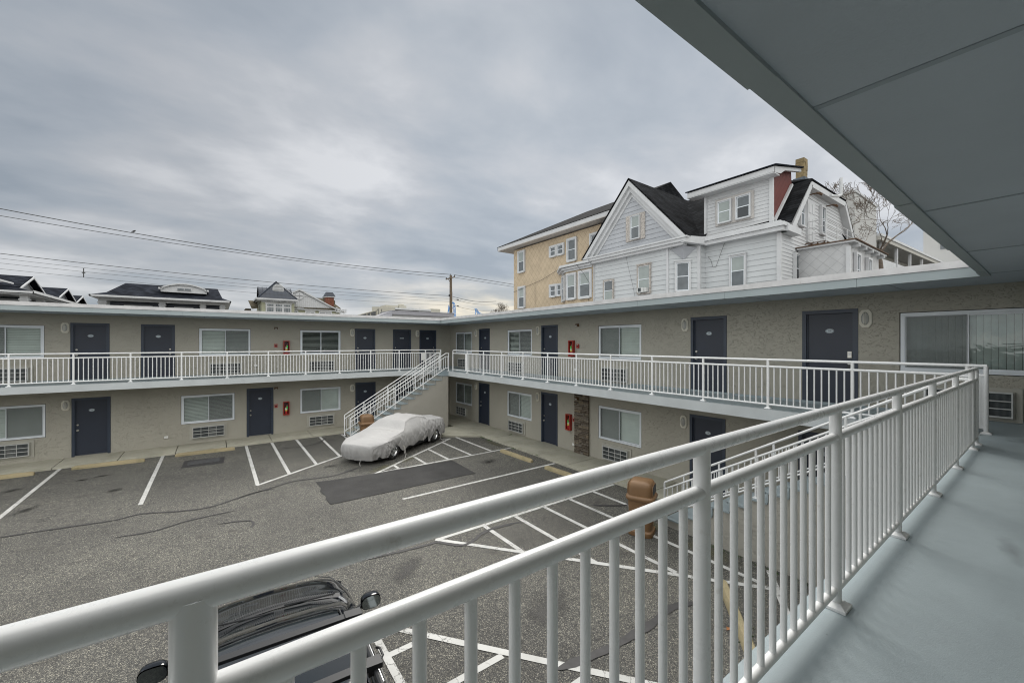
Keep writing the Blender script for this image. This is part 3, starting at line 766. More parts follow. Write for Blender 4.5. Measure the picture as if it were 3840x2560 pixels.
def put_door(c, z, side, num, onW, rz):
    o = put('door', DPN, motel, onW(c, z), rz)
    put('door_frame', DFR, o); put('door_handle', KN['K' if num == '218' else side], o)
    if num == 'LAUNDRY':
        p = put('name_plate', RECT, o); tm = put('lettering', text_mesh(num, 0.034), o, (0,.0455,1.68))
    else:
        p = put('number_plate', OVAL, o); tm = put('lettering', text_mesh(num, 0.042), o, (0,.046,1.685))
    return o
for d_ in doorsA: put_door(*d_, onA, RA)
for d_ in doorsB: put_door(*d_, onB, RB)

# stone clad pier on the ground floor
st = MB(); st.box(WB-0.055, WB-0.002, 10.47, 11.15, 0.0, 2.605, 1)
z = 0.0; rs = random.Random(3)
while z < 2.60:
    h = min(rs.uniform(0.045, 0.10), 2.60-z)
    y = 10.44
    while y < 11.15:
        w = rs.uniform(0.12, 0.42)
        if 11.18-(y+w) < 0.09: w = 11.18-y
        hh = h-0.012 if rs.random() < 0.8 else h*0.55
        st.box(WB-0.075-rs.uniform(0,0.03), WB-0.054, y+0.006, y+w-0.006, z+0.004, z+hh, 0)
        if hh < h*0.7: st.box(WB-0.075-rs.uniform(0,0.03), WB-0.054, y+0.006, y+w-0.006, z+hh+0.008, z+h-0.006, 0)
        y += w
    z += h
put('stone_pier', st.mesh('stone_pier', ['stone','mortar']), motel)
cd = MB(); cd.tube([(WB-.015,11.19,1.37),(WB-.015,11.19,2.61)], .011, 8); cd.tube([(WB-.012,11.14,ZD),(WB-.012,11.14,4.42)], .009, 8)
put('conduit', cd.mesh('conduit', ['metal']), motel)

# ================================================================ fittings on the walls
def make_light():
    t = empty('wall_light')
    b = MB(); w, h = .105, .185
    pts = [(-w*.55,-h),(w*.55,-h),(w,-h*.62),(w,h*.62),(w*.55,h),(-w*.55,h),(-w,h*.62),(-w,-h*.62)]
    b.prism([(x,-.001,z) for x, z in pts], (0,-.035,0)); b.prism([(x*.9,-.036,z*.92) for x, z in pts], (0,-.012,0))
    put('base', b.mesh('base', ['lamp_base']), t)
    l = MB(); rows = []
    for i in range(9):
        a = i/8*PI/2
        rows.append([(.068*math.cos(a)*math.cos(2*PI*j/24), -.048-.06*math.sin(a), .135*math.cos(a)*math.sin(2*PI*j/24)) for j in range(24)])
    l.grid(rows, close=True); put('lens', l.mesh('lens', ['lamp_lens'], True, 80), t)
    c = MB()
    c.tube([(.074*math.cos(2*PI*j/24), -.055, .142*math.sin(2*PI*j/24)) for j in range(25)], .008, 6)
    for x in (-.012, .012): c.tube([(x, -.05-.068*math.sin(PI*k/10), -.142*math.cos(PI*k/10)) for k in range(11)], .005, 6)
    put('cage', c.mesh('cage', ['lamp_base'], True), t)
    return t
L0 = make_light()
lights = [(-4.437,4.815,0,'upper wall left of the leftmost upstairs door'), (5.66,4.80,0,'upper wall of the left wing, beside the fourth door'), (9.2,4.80,0,'upper wall between the two doors closest to the inner corner'),
          (-4.425,1.98,0,'ground floor wall beside the far left door'), (5.66,1.96,0,'ground floor wall just above the foot of the far staircase'),
          (18.58,4.79,1,'upper right wing wall nearest the inner corner'), (13.43,4.80,1,'upper right wing wall by the second door from the corner'), (6.645,4.795,1,'upper wall beside the second nearest door of the right wing'), (2.512,4.78,1,'upper wall between the nearest door and the big window'),
          (18.59,1.96,1,'ground floor wall of the right wing nearest the inner corner'), (13.45,1.94,1,'ground floor wall left of the door nearest the stone pier'), (6.69,1.92,1,'ground floor wall beside the open doorway behind the near staircase')]
for p, z, w_, s_ in lights:
    place(L0, USED, onB(p,z) if w_ else onA(p,z), RB if w_ else RA, 'oval bulkhead light on the '+s_, 'bulkhead lights on the motel walls', 'wall light')

def make_ac():
    t = empty('wall_air_conditioner')
    s = MB(); s.box(-.64,.64,-.032,-.001,-.30,.30); s.box(-.56,.56,-.07,-.022,-.235,.235)
    put('sleeve', s.mesh('sleeve', ['sleeve']), t)
    c = MB()
    for i in range(4):
        a = -.52+.26*i; c.box(a,a+.26,-.085,-.07,-.2,.2,1 if i == 2 else 0)
    for i in range(80): c.box(-.52+.013*i,-.517+.013*i,-.09,-.085,-.2,.2,1)
    put('condenser', c.mesh('condenser', ['ac_core','ac_core2']), t)
    g_ = MB(); y0, y1 = -.125, -.07; t_ = .014
    g_.box(-.54,.54,y0,y1,.2,.225); g_.box(-.54,.54,y0,y1,-.225,-.2); g_.box(-.54,-.52,y0,y1,-.2,.2); g_.box(.52,.54,y0,y1,-.2,.2)
    for x in (-.26,0,.26): g_.box(x-t_/2,x+t_/2,y0+.004,y0+.02,-.2,.2)
    for zz in (-.067,.067): g_.box(-.52,.52,y0+.001,y0+.017,zz-.009,zz+.009)
    put('grille', g_.mesh('grille', ['ac_white']), t)
    return t
AC0 = make_ac()
acs = [(-5.85,3.16,0,'under the far left upper window'), (0.352,3.16,0,'under the middle upstairs window of the left wing'), (4.2,3.155,0,'under the half open blinds of the dark upstairs window'),
       (-5.83,.53,0,'under the far left ground floor window'), (-0.235,.51,0,'behind the utility cover, at ground level'), (4.19,.48,0,'at ground level left of the far staircase'),
       (19.9,3.15,1,'upstairs in the inner corner'), (15.0,3.15,1,'under the second upstairs window from the inner corner'), (9.25,3.16,1,'upstairs, right above the stone pier'), (1.06,3.165,1,'under the large window at the right edge'),
       (20.1,.44,1,'in the shade of the inner corner at ground level'), (14.96,.41,1,'at ground level left of the stone pier'), (9.2,.39,1,'at ground level right of the stone pier')]
for p, z, w_, s_ in acs:
    place(AC0, USED, onB(p,z) if w_ else onA(p,z), RB if w_ else RA, 'wall air conditioner with white grille '+s_, 'air conditioners under the motel windows', 'air conditioner')

def make_ext():
    t = empty('extinguisher_cabinet')
    c = MB(); w, h = .125, .315
    c.box(-w,w,-.012,-.001,-h,h,1)
    for a in ((-w,-w+.03,-h,h),(w-.03,w,-h,h),(-w+.03,w-.03,h-.035,h),(-w+.03,w-.03,-h,-h+.05)): c.box(a[0],a[1],-.13,-.012,a[2],a[3],0)
    put('cabinet', c.mesh('cabinet', ['red','red_dark']), t)
    e = MB(); e.lathe([(.02,-.255),(.05,-.25),(.05,.03),(.04,.065),(.015,.085),(.015,.11)], 16, 0, (0,-.065))
    e.tube([(0,-.065,.11),(.05,-.09,.17)], .008, 6, 1); e.tube([(0,-.065,.11),(.06,-.09,.09)], .008, 6, 1)
    put('extinguisher', e.mesh('extinguisher', ['ext_red','metal'], True), t)
    l = MB(); l.lathe([(.0505,-.12),(.0515,-.12),(.0515,.02),(.0505,.02)], 16, 0, (-.0,-.065)); l.lathe([(.052,-.12),(.053,-.12),(.053,-.06),(.052,-.06)], 16, 1, (-.0,-.065))
    put('instruction_label', l.mesh('instruction_label', ['white_label','yellow_label'], True), t)
    g_ = MB(); g_.box(-.005,.05,-.125,-.12,-.02,.09); put('inspection_tag', g_.mesh('inspection_tag', ['green_tag']), t)
    return t
E0 = make_ext()
for p, z, w_, s_ in [(2.678,4.055,0,'upper wall of the left wing, half behind the railing'), (2.672,1.215,0,'ground floor wall of the left wing'), (11.34,4.05,1,'upper wall of the right wing'), (11.5,1.16,1,'ground floor wall beside the stone pier')]:
    place(E0, USED, onB(p,z) if w_ else onA(p,z), RB if w_ else RA, 'red fire extinguisher cabinet on the '+s_, 'fire extinguisher cabinets', 'fire extinguisher')
def make_alarm():
    t = empty('fire_alarm_box'); a = MB(); a.box(-.06,.06,-.05,-.001,-.078,.078); put('housing', a.mesh('housing', ['red']), t)
    b = MB(); b.box(-.035,.035,-.055,-.05,-.025,.03); put('pull_handle', b.mesh('pull_handle', ['red_dark']), t)
    w = text_mesh('FIRE', 0.035); w.materials[0] = M['white_label']; put('lettering', w, t, (0,-.051,.05)); return t
F0 = make_alarm()
for p, z, w_, s_ in [(2.254,4.147,0,'upper wall of the left wing'), (2.26,1.357,0,'ground floor wall of the left wing'), (11.045,4.145,1,'upper wall of the right wing'), (11.24,1.296,1,'ground floor wall by the stone pier')]:
    place(F0, USED, onB(p,z) if w_ else onA(p,z), RB if w_ else RA, 'small red fire alarm box on the '+s_, 'fire alarm pull boxes', 'fire alarm')
def make_strobe():
    t = empty('alarm_strobe'); a = MB(); a.box(-.075,.075,-.03,-.001,-.055,.055); a.prism([(-.065,-.03,-.05),(.065,-.03,-.05),(.05,-.03,.05),(-.05,-.03,.05)], (0,-.06,0)); put('housing', a.mesh('housing', ['brown']), t)
    b = MB(); b.box(-.04,.04,-.105,-.09,-.045,.0); put('lens', b.mesh('lens', ['lamp_lens']), t); return t
S0 = make_strobe()
for p, z, w_, s_ in [(2.26,4.945,0,0,'high on the upper wall of the left wing'), (2.265,2.17,0,0,'above the extinguisher on the ground floor of the left wing'), (11.07,4.945,1,0,'high on the upper wall of the right wing'), (11.02,2.15,1,.085,'on the stone pier')] if False else [(2.26,4.945,0,'high on the upper wall of the left wing'), (2.265,2.17,0,'above the ground floor extinguisher of the left wing'), (11.07,4.945,1,'high on the upper wall of the right wing'), (10.98,2.15,2,'near the top of the stone pier')]:
    place(S0, USED, onB(p,z,.10 if w_ == 2 else 0) if w_ else onA(p,z), RB if w_ else RA, 'brown alarm strobe light '+s_, 'brown alarm strobes', 'alarm light')
def make_outlet():
    a = MB(); a.box(-.06,.06,-.055,-.001,-.045,.045); a.box(-.062,.062,-.062,-.055,-.02,.047)
    return put('outlet_cover', a.mesh('outlet_cover', ['white_label']))
O0 = make_outlet()
for p, z, w_, s_ in [(1.466,3.25,0,'behind the railing of the left wing'), (-1.62,.44,0,'low on the ground floor wall of the left wing'), (11.13,3.23,1,'behind the railing of the right wing'), (11.25,.33,1,'at the foot of the stone pier')]:
    place(O0, USED, onB(p,z) if w_ else onA(p,z), RB if w_ else RA, 'white weatherproof outlet box '+s_, 'white outlet boxes', 'outlet')
# ================================================================ railings
RT, RM_, RBt = 3.90, 3.752, 2.945
def post_mesh():
    m1 = MB(); m1.cyl((0,0,ZD+.01),(0,0,RT),.0275,None,20)
    m2 = MB(); a = .058; z = ZD+.004
    m2.add([(-a,-a,z),(a,-a,z),(a,a,z),(-a,a,z),(-a,-a,z+.014),(a,-a,z+.014),(a,a,z+.014),(-a,a,z+.014),(-.03,-.03,z+.032),(.03,-.03,z+.032),(.03,.03,z+.032),(-.03,.03,z+.032)],
           [(0,3,2,1),(0,1,5,4),(1,2,6,5),(2,3,7,6),(3,0,4,7),(4,5,9,8),(5,6,10,9),(6,7,11,10),(7,4,8,11),(8,9,10,11)])
    return m1.mesh('post', ['rail'], True, 50), m2.mesh('base_plate', ['rail'])
PM, BPM = post_mesh()
bm_ = MB(); bm_.cyl((0,0,RBt),(0,0,RM_),.0135,None,12); BAL = bm_.mesh('baluster', ['rail'], True, 50)
BR_ = [0.0, 0.0]
def railing(name, label, axis, c, a, b, posts, per=11, near=None, end_drop=(False, False), stuff_from=None):
    """straight railing along an axis ('x' or 'y') at constant c, from a to b"""
    t = tag(empty(name), label, 'railing')
    P = (lambda u, z: (u, c, z)) if axis == 'x' else (lambda u, z: (c, u, z))
    r = .0245
    s = 1 if b > a else -1
    def elbow(u, d):   # quarter bend from horizontal down the end post
        return [P(u-d*0.07, RT), P(u-d*0.035, RT-.006), P(u-d*0.012, RT-.022), P(u, RT-.06), P(u, ZD+.02)]
    pts = []
    if end_drop[0]: pts += list(reversed(elbow(a, -s)))
    else: pts += [P(a, RT)]
    n = 30
    pts += [P(a+(b-a)*i/n, RT) for i in range(1, n)]
    if end_drop[1]: pts += elbow(b, s)
    else: pts += [P(b, RT)]
    m = MB(); m.tube(pts, r, 20); put('top_rail', m.mesh('top_rail', ['rail'], True, 60), t)
    m = MB(); m.tube([P(a, RM_), P(b, RM_)], .0235, 20); put('middle_rail', m.mesh('middle_rail', ['rail'], True, 60), t)
    m = MB(); m.tube([P(a, RBt), P(b, RBt)], .0205, 20); put('bottom_rail', m.mesh('bottom_rail', ['rail'], True, 60), t)
    for u in posts:
        o = put('post', PM, t, P(u, 0)); put('base_plate', BPM, o)
    lst = []
    pp = sorted(posts)
    lo, hi = min(a, b), max(a, b)
    sp = pp[1]-pp[0]
    ends = [pp[0]-sp]+pp+[pp[-1]+sp]
    for p, q in zip(ends[:-1], ends[1:]):
        for k in range(1, per+1):
            u = p+(q-p)*k/(per+1)
            if lo+.04 < u < hi-.04: lst.append(u)
    lst.sort(key=near)
    for u in lst[:100]: put('baluster', BAL, t, P(u, 0))
    if len(lst) > 100:
        m = MB()
        for u in lst[100:]: m.cyl(P(u, RBt), P(u, RM_), .0135, None, 8)
        tag(put('balusters', m.mesh('balusters', ['rail'], True, 50), t), kind='stuff')
    return t
sN = 1.3435; X0n = -0.0342*RAILN
railing('walkway_railing', 'thick white railing of the walkway in the foreground', 'x', RAILN, -3.2, 8.46, [X0n+sN*i for i in range(-2, 7)]+[8.455], near=lambda u: abs(u-1.5), end_drop=(False, True))
sA = 1.4316; X0A = -0.2673*20.0
railing('walkway_railing.001', 'long white railing of the upper walkway on the left wing', 'x', RAILA, -14.5, 9.87, [X0A+sA*i for i in range(-6, 11)]+[9.86], near=lambda u: abs(u-1.5), end_drop=(False, False))
sB = 0.1493*9.57; Y0B = 1.7365*9.57+sB
railing('walkway_railing.002', 'long white railing of the upper walkway on the right wing', 'y', RAILB, 18.05, 0.70, [Y0B-sB*i for i in range(1, 13)]+[0.71], near=lambda u: u, end_drop=(True, False))
# blank notice on the far railing
sg = MB(); sg.box(8.83-.11, 8.83+.11, RAILA-.035, RAILA-.028, 3.36, 3.72)
tag(put('notice_board', sg.mesh('notice_board', ['white_label'])), 'blank white notice board fixed to the far railing above the staircase', 'notice')

# ================================================================ staircases
NR, RISE, RUN = 14, ZD/14, 0.355
def staircase(label, loc, rz, W):
    t = tag(empty('staircase', loc, rz), label, 'staircase')
    # stucco side walls and body: stepped solid under the treads (local: x down the flight, y across)
    body = MB(); prof = [(0.0, -0.02), (0.0, ZD-RISE-.035)]
    for i in range(1, NR):
        z = ZD-RISE*i-.035
        x0, x1 = RUN*(i-1), RUN*i
        if i == 1: prof[-1] = (0.0, z)
        prof += [(x1, z)] if i == NR-1 else [(x1, z), (x1, z-RISE)]
    prof += [(RUN*(NR-1), -0.02)]
    body.prism([(x, 0.035, z) for x, z in prof], (0, W-0.07, 0))
    put('side_wall', body.mesh('side_wall', ['stair_stucco']), t)
    for i in range(1, NR):
        z = ZD-RISE*i; m = MB()
        m.box(RUN*(i-1)-.0, RUN*i+.03, 0.0, W, z-.034, z)
        m.tube([(RUN*i+.03, 0.0, z-.017), (RUN*i+.03, W, z-.017)], .0168, 8)
        m.box(RUN*(i-1)-.012, RUN*(i-1)-.001, 0.012, W-.012, z, z+RISE-.037 if i > 1 else z+RISE-.006)
        put('tread', m.mesh('tread', ['deck']), t)
    L = RUN*(NR-1)
    for y in (0.09, W-0.09):
        SL = 0.60; xe = L+.10
        def line(z0, zend=None): return [(-.06, y, z0), (.12, y, z0), (xe, y, z0-SL*(xe-.12))]
        m = MB()
        tp = [(-.06, y, 3.74), (.12, y, 3.74), (xe-.02, y, 3.74-SL*(xe-.14)), (xe, y, 3.74-SL*(xe-.12)-.02), (xe, y, .03)]
        m.tube(tp, .0215, 14); rl = put('stair_railing', m.mesh('stair_railing', ['rail'], True, 60), t)
        m = MB(); m.tube(line(3.58), .0195, 12); put('middle_rail', m.mesh('middle_rail', ['rail'], True, 60), rl)
        m = MB(); m.tube(line(3.00), .0175, 12); put('bottom_rail', m.mesh('bottom_rail', ['rail'], True, 60), rl)
        x = .0
        k = 0
        while x < xe-.06:
            d = 0 if x < .12 else SL*(x-.12)
            m = MB(); m.cyl((x,y,3.00-d),(x,y,3.58-d),.0115,None,8)
            put('baluster', m.mesh('baluster', ['rail'], True, 50), rl); x += .122
        for x in (-.04, 1.32, 2.72, 3.85):
            i = max(0, int(x//RUN)+1); zt = ZD-RISE*i if x > 0 else ZD
            d = 0 if x < .12 else SL*(x-.12)
            m = MB(); m.cyl((x,y,zt+.005),(x,y,3.74-d),.0225,None,14)
            m.box(x-.05,x+.05,y-.05,y+.05,zt+.004,zt+.018); put('post', m.mesh('post', ['rail'], True, 50), rl)
        m = MB(); m.box(xe-.05,xe+.05,y-.05,y+.05,.062 if label.startswith('far') else .001,.085 if label.startswith('far') else .02); put('base_plate', m.mesh('base_plate', ['rail']), rl)
    return t
staircase('far staircase with white railings and stucco side, behind the covered car', (9.455, 19.47, 0), PI, 1.17)
staircase('near staircase with pale blue treads seen through the foreground railing', (9.44, 0.845, 0), PI/2, 1.0)

# ================================================================ litter bins
def make_bin():
    t = empty('litter_bin')
    b = MB(); sq = 5.0
    b.lathe([(.20,.0),(.262,.004),(.272,.035),(.266,.10),(.245,.115),(.232,.13),(.268,.70),(.278,.80)], 40, 0, (0,0), sq)
    put('body', b.mesh('body', ['bin'], True, 40), t)
    l = MB(); l.lathe([(.27,.77),(.305,.79),(.318,.83),(.312,.86),(.285,.885),(.262,.89)], 40, 0, (0,0), sq)
    put('rim', l.mesh('rim', ['bin'], True, 40), t)
    h = MB(); rows = []
    for z, r in [(.885,.268),(.92,.267),(1.0,.264),(1.08,.258),(1.14,.245),(1.175,.215),(1.195,.14),(1.20,.05)]:
        row = []
        for j in range(40):
            tt = 2*PI*j/40; ct, st_ = math.cos(tt), math.sin(tt)
            k = 1/((abs(ct)**6+abs(st_)**6)**(1/6)); row.append((r*k*ct, r*k*st_, z))
        rows.append(row)
    h.grid(rows, close=True); h.f.append(tuple(len(h.v)-40+j for j in range(40))); h.m.append(0)
    put('hood', h.mesh('hood', ['bin'], True, 45), t)
    for s in (-1, 1):
        o_ = MB()
        pts = [(-.195,.905),(.195,.905),(.20,1.03),(.175,1.10),(.10,1.13),(-.10,1.13),(-.175,1.10),(-.20,1.03)]
        xx = .268
        o_.prism([(s*(xx-.006), y*1.0, z) for y, z in pts], (s*.012, 0, 0), 0)
        o_.prism([(s*(xx+.007-.0), y*.82, .935+(z-.915)*.82) for y, z in pts], (s*.003, 0, 0), 1)
        put('opening', o_.mesh('opening', ['bin','bin_dark'], False), t)
    return t
B0 = make_bin()
place(B0, USED, (7.74, 5.62, 0.0), R(-66), 'brown domed litter bin standing at the foot of the near staircase', 'brown litter bins', 'litter bin')
place(B0, USED, (5.24, 17.75, 0.0), R(174), 'brown domed litter bin half hidden behind the covered car', 'brown litter bins', 'litter bin')

# ================================================================ wheel stops
def make_stop():
    mb = MB(); L = 1.85; n = 22; rs = random.Random(5)
    prof = [(-.085,0),(-.08,.06),(-.045,.115),(.045,.115),(.08,.06),(.085,0)]
    rows = []
    for i in range(n+1):
        x = -L/2+L*i/n; e = min(1.0, 0.72+0.28*min(i, n-i)/1.5) if i in (0, n) else 1.0
        rows.append([(x, y*e+rs.uniform(-.004,.004), max(0, z*e+(rs.uniform(-.007,.004) if z > 0 else 0))) for y, z in prof])
    mb.grid(rows); mb.f += [tuple(range(6)), tuple(reversed([n*6+j for j in range(6)]))]; mb.m += [0,0]
    return put('wheel_stop', mb.mesh('wheel_stop', ['stop'], True, 30))
WS0 = make_stop()
for x, y, r_, s_ in [(-5.66,19.72,R(-1),'cut by the left edge of the picture'), (-2.98,19.68,R(-5),'in the bay in front of the leftmost ground floor door'), (-0.3,19.68,R(-3),'behind the rectangular utility cover'),
                     (9.08,12.15,R(92),'beside the hatched triangle of the right wing'), (9.1,9.5,R(93),'in the bay nearer the near staircase, right wing'), (6.5,3.0,R(38.5),'set at an angle behind the foreground railing')]:
    place(WS0, USED, (x, y, 0), r_, 'worn yellowish concrete wheel stop '+s_, 'concrete wheel stops', 'wheel stop')

# weeds and a dead leaf
def weed(loc, label, n=40, w=.5, seed=1):
    rs = random.Random(seed); mb = MB()
    for i in range(n):
        x, y = rs.gauss(0, w*.4), rs.gauss(0, .025); h = rs.uniform(.01,.04); a = rs.uniform(0, 6.28); dx, dy = .016*math.cos(a), .016*math.sin(a)
        mb.add([(x-dx,y-dy,.005),(x+dx,y+dy,.005),(x+dx*2+rs.uniform(-.02,.02),y+dy*2,h)], [(0,1,2)])
    return mb
wd = MB()
for (cx, cy, vert, n, s, zz) in [(9.70,15.55,1,60,.35,0),(9.68,14.9,1,40,.25,0),(9.70,13.2,1,30,.2,0),(9.74,11.7,1,25,.2,0.05),(8.38,4.2,1,60,.6,0),(8.38,3.3,1,50,.5,0),(8.38,2.5,1,50,.5,0),(9.5,18.24,0,20,.15,.05),(10.9,15.0,0,20,.12,.06),(6.2,2.7,0,26,.3,0)]:
    r_ = weed(None, None, n, s, int(cx*100+cy*10))
    wd.add([((cx+(y if vert else x)), cy+(x if vert else y), zz+z) for x, y, z in r_.v], r_.f)
tag(put('weeds', wd.mesh('weeds', ['weed'], fix=False)), kind='stuff')
lf = MB(); lf.add([(0,0,.012),(.05,.03,.03),(.09,0,.014),(.05,-.035,.02)], [(0,1,2,3)])
tag(put('fallen_leaf', lf.mesh('fallen_leaf', ['leaf'], fix=False), None, (6.1, 2.95, 0)), 'curled brown leaf lying beside the angled wheel stop', 'leaf')

# ================================================================ covered car
def covered_car():
    t = tag(empty('covered_car', (5.31, 14.49, 0), math.atan2(1.54, 2.37)), 'low car under a wrinkled grey fabric cover in front of the far staircase', 'car')
    # local frame: x from nose (-1.05) to tail (3.85); y across, near side y = 0
    W = 1.82
    def top(x):   # height of the cover along the car
        K = [(-1.14,.735),(-1.0,.78),(-.75,.82),(0.1,.92),(.45,.98),(1.05,1.27),(1.35,1.335),(1.9,1.32),(2.15,1.24),(2.45,1.10),(2.75,1.045),(3.2,1.0),(3.55,.985),(3.72,.93),(3.80,.80)]
        for (a, za), (b, zb) in zip(K[:-1], K[1:]):
            if a <= x <= b:
                u = (x-a)/(b-a); u = u*u*(3-2*u) if zb-za > .12 or za-zb > .12 else u
                return za+(zb-za)*u
        return K[0][1] if x < K[0][0] else K[-1][1]
    def halfw(x):
        if x < -.6: return .91*math.sqrt(max(.0, 1-((-.6-x)/.52)**2*.42))
        if x > 3.3: return .90*math.sqrt(max(.0, 1-((x-3.3)/.52)**2*.34))
        return .91+.015*math.sin(x*1.4)
    def hem(x):
        b = .20+.05*math.sin(x*2.3)+.025*math.sin(x*7.1)
        for wx in (0.0, 2.83):
            d = abs(x-wx)
            if d < .42: b += .28*math.cos(d/.42*PI/2)
        if x < -.5: b = .17
        if x > .45 and x < 2.3: b = .24+.04*math.sin(x*9)+.06*(x-.45)
        return b
    nx, ny = 220, 150
    rows = []
    for i in range(nx+1):
        x = -1.14+(3.84+1.14)*i/nx
        zt = top(x); hw = halfw(x); hb = hem(x); roofness = max(0.0, (zt-1.0)/.33)
        row = []
        for j in range(ny+1):
            v = j/ny*2-1; av = abs(v); sg = 1 if v >= 0 else -1
            # top portion |v|<.55, side beyond
            sh = .80 if zt > .82 else zt-.04       # shoulder (belt) height
            ins = hw-.30*roofness
            if av < .45:
                u = av/.45; y = ins*.93*u; z = zt-.045*u*u-.02*u**6
            elif av < .62:
                u = (av-.45)/.17; y = ins*.93+(hw-ins*.93)*(u*u*(3-2*u)); y = y*(1-.02*math.sin(u*PI)*roofness)
                z0 = zt-.065; z1 = sh-.06; z = z0+(z1-z0)*(u**1.5)
            else:
                u = (av-.62)/.38; z1 = sh-.06; z = z1+(hb-z1)*u
                y = hw*(1+.018*math.sin(u*PI))-.06*u*u
            row.append([x, sg*y, z, av])
        rows.append(row)
    out = []
    for i, row in enumerate(rows):
        r2 = []
        for (x, y, z, av) in row:
            p = Vector((x*1.1, y*1.1, z*1.1))
            big = noise.noise(p*1.3)*.018
            # sagging wrinkled part behind the cabin, gathered skirts on the sides
            wr = .45+.75*min(1, max(0, (x-1.4)/.5))
            side = min(1.0, max(.10 if x < 1.8 else .6, (av-.5)*6))
            q = Vector((x*2.6+z*2.1, y*2.0, z*1.2+x*1.0+3))
            f1 = 1-abs(noise.noise(q*1.25))*2.6
            q2 = Vector((x*5.2-z*3.2, y*3.2, z*2.0-x*1.2+9))
            f2 = 1-abs(noise.noise(q2*1.2))*2.4
            q3 = Vector((x*11+z*5, y*8, z*5-x*3)); f3 = noise.noise(q3)
            d = big+side*wr*(.044*max(f1,-.3)+.030*max(f2,-.3)+.010*f3)-.025*side*wr
            # folds radiating from the front corner
            if x < .3 and av > .5:
                ang = math.atan2(z-.72, (x+.95))
                d += .020*math.sin(ang*17+noise.noise(p*3)*2)*min(1, (.75-z)*3 if z < .75 else 0)
            n = Vector((0, 0.0, 1.0)) if av < .45 else Vector((0, (1 if y > 0 else -1), .35)).normalized()
            if x < -.85: n = (n+Vector((-1.2,0,0))).normalized()
            if x > 3.6: n = (n+Vector((1.2,0,0))).normalized()
            r2.append(tuple(Vector((x, y, max(z, .1)))+n*d))
        out.append(r2)
    # close nose and tail by curling them down to the hem
    def cap(row, dx, s):
        rr = []
        for (a, zk) in ((.025,.97),(.05,.88),(.075,.72),(.085,.50),(.075,.25),(.06,.0)):
            nr = []
            for j, p in enumerate(row):
                z = .17+(p[2]-.17)*zk if zk else min(p[2], .165+.008*math.sin(j*.25))
                w = 1.0-.03*(1-zk)
                nr.append((p[0]+s*(a+.008*math.sin(j*.35)*(1-zk)), p[1]*w, z))
            rr.append(nr)
        return rr
    full = list(reversed(cap(out[0], 0, -1)))+out+cap(out[-1], 0, 1)
    cv = MB(); cv.grid([[(p[0], p[1]+.88, p[2]) for p in r_] for r_ in full])
    nv = []
    for (x, y, z) in cv.v:
        yy = (y-.88)/.92; k = min(1, max(0, (-x-.15)/.8)); k2 = min(1, max(0, (x-3.1)/.7))
        x = x+.30*k*yy*yy-.16*k2*yy*yy
        if x < -.5 and z < .72: x += .14*((.72-z)/.55)**1.6     # skirt tucks in below the bumper
        d = min(abs(y-.88)/.9, 1)
        if x < .1 and z < .70:
            f = noise.noise(Vector((yy*5.5+z*1.5, z*1.2, 4)))*.05+noise.noise(Vector((yy*13-z*3, z*2, 9)))*.022
            x -= f*min(1, (.74-z)*4)
        nv.append((x, y, z))
    cv.v = nv
    c = put('fabric_cover', cv.mesh('fabric_cover', ['cover'], True, 180), t)
    # stitched seams across the bonnet and roof edge
    se = MB()
    def on(x, jj):
        i = int((x+1.14)/4.98*nx); p = out[max(0,min(nx,i))][jj]; return (p[0], p[1]+.88, p[2]+.004)
    for x in (.30, 1.02): se.tube([on(x+.06*math.sin(k/30*PI), int(24+k*(102/30))) for k in range(31)], .004, 4)
    se.tube([on(1.0+1.1*k/20, 40) for k in range(21)], .004, 4)
    put('seam', se.mesh('seam', ['strap']), c)
    for wx, wy in ((0.0,.02),(2.83,.02),(0.0,1.52),(2.83,1.52)):
        w = MB(); w.lathe([(.19,.04),(.20,0),(.29,.0),(.33,.03),(.335,.10),(.33,.20),(.29,.23),(.20,.23),(.19,.19)], 36, cap=False)
        ww = w.mesh('wheel', ['rubber'], True, 40)
        ww.transform(Matrix.Rotation(PI/2, 4, 'X')@Matrix.Scale(.97, 4))
        o = put('wheel', ww, t, (wx, wy+.23, .32))
        rm = MB(); rm.lathe([(.0,.16),(.17,.15),(.195,.0),(.205,.0),(.208,.018),(.19,.022),(.165,.06),(.06,.075),(.05,.03),(.0,.028)], 36)
        for k in range(5):
            a = 2*PI*k/5; rm.bar((.04*math.cos(a), .04*math.sin(a), .030), (.185*math.cos(a), .185*math.sin(a), .026), .055, .02)
        m_ = rm.mesh('rim', ['chrome'], True, 40)
        for v in m_.vertices: v.co.z = .23-v.co.z
        m_.transform(Matrix.Rotation(PI/2, 4, 'X')@Matrix.Scale(.97, 4)); put('rim', m_, o, (0, 0.0, 0))
    ub = MB(); ub.box(-.75, 3.5, .12, 1.64, .17, .45); put('underbody', ub.mesh('underbody', ['car_trim']), t)
    for pts in ([(.42,-.06,.42),(.45,-.08,.30),(.42,-.10,.16),(.47,-.12,.05),(.40,-.16,.02),(.30,-.22,.012)], [(.44,-.06,.42),(.50,-.09,.28),(.47,-.12,.14),(.53,-.14,.03)], [(-1.1,.62,.2),(-1.14,.62,.10),(-1.13,.6,.01)], [(3.0,-.05,.42),(3.04,-.09,.28),(3.0,-.1,.15),(3.1,-.14,.04),(3.2,-.15,.02)], [(2.02,.0,.98),(1.9,-.03,.74),(1.82,-.07,.5),(1.75,-.06,.3)]):
        s_ = MB(); s_.tube(pts, .007, 5); put('tie_strap', s_.mesh('tie_strap', ['strap'], True), t)
    return t
covered_car()

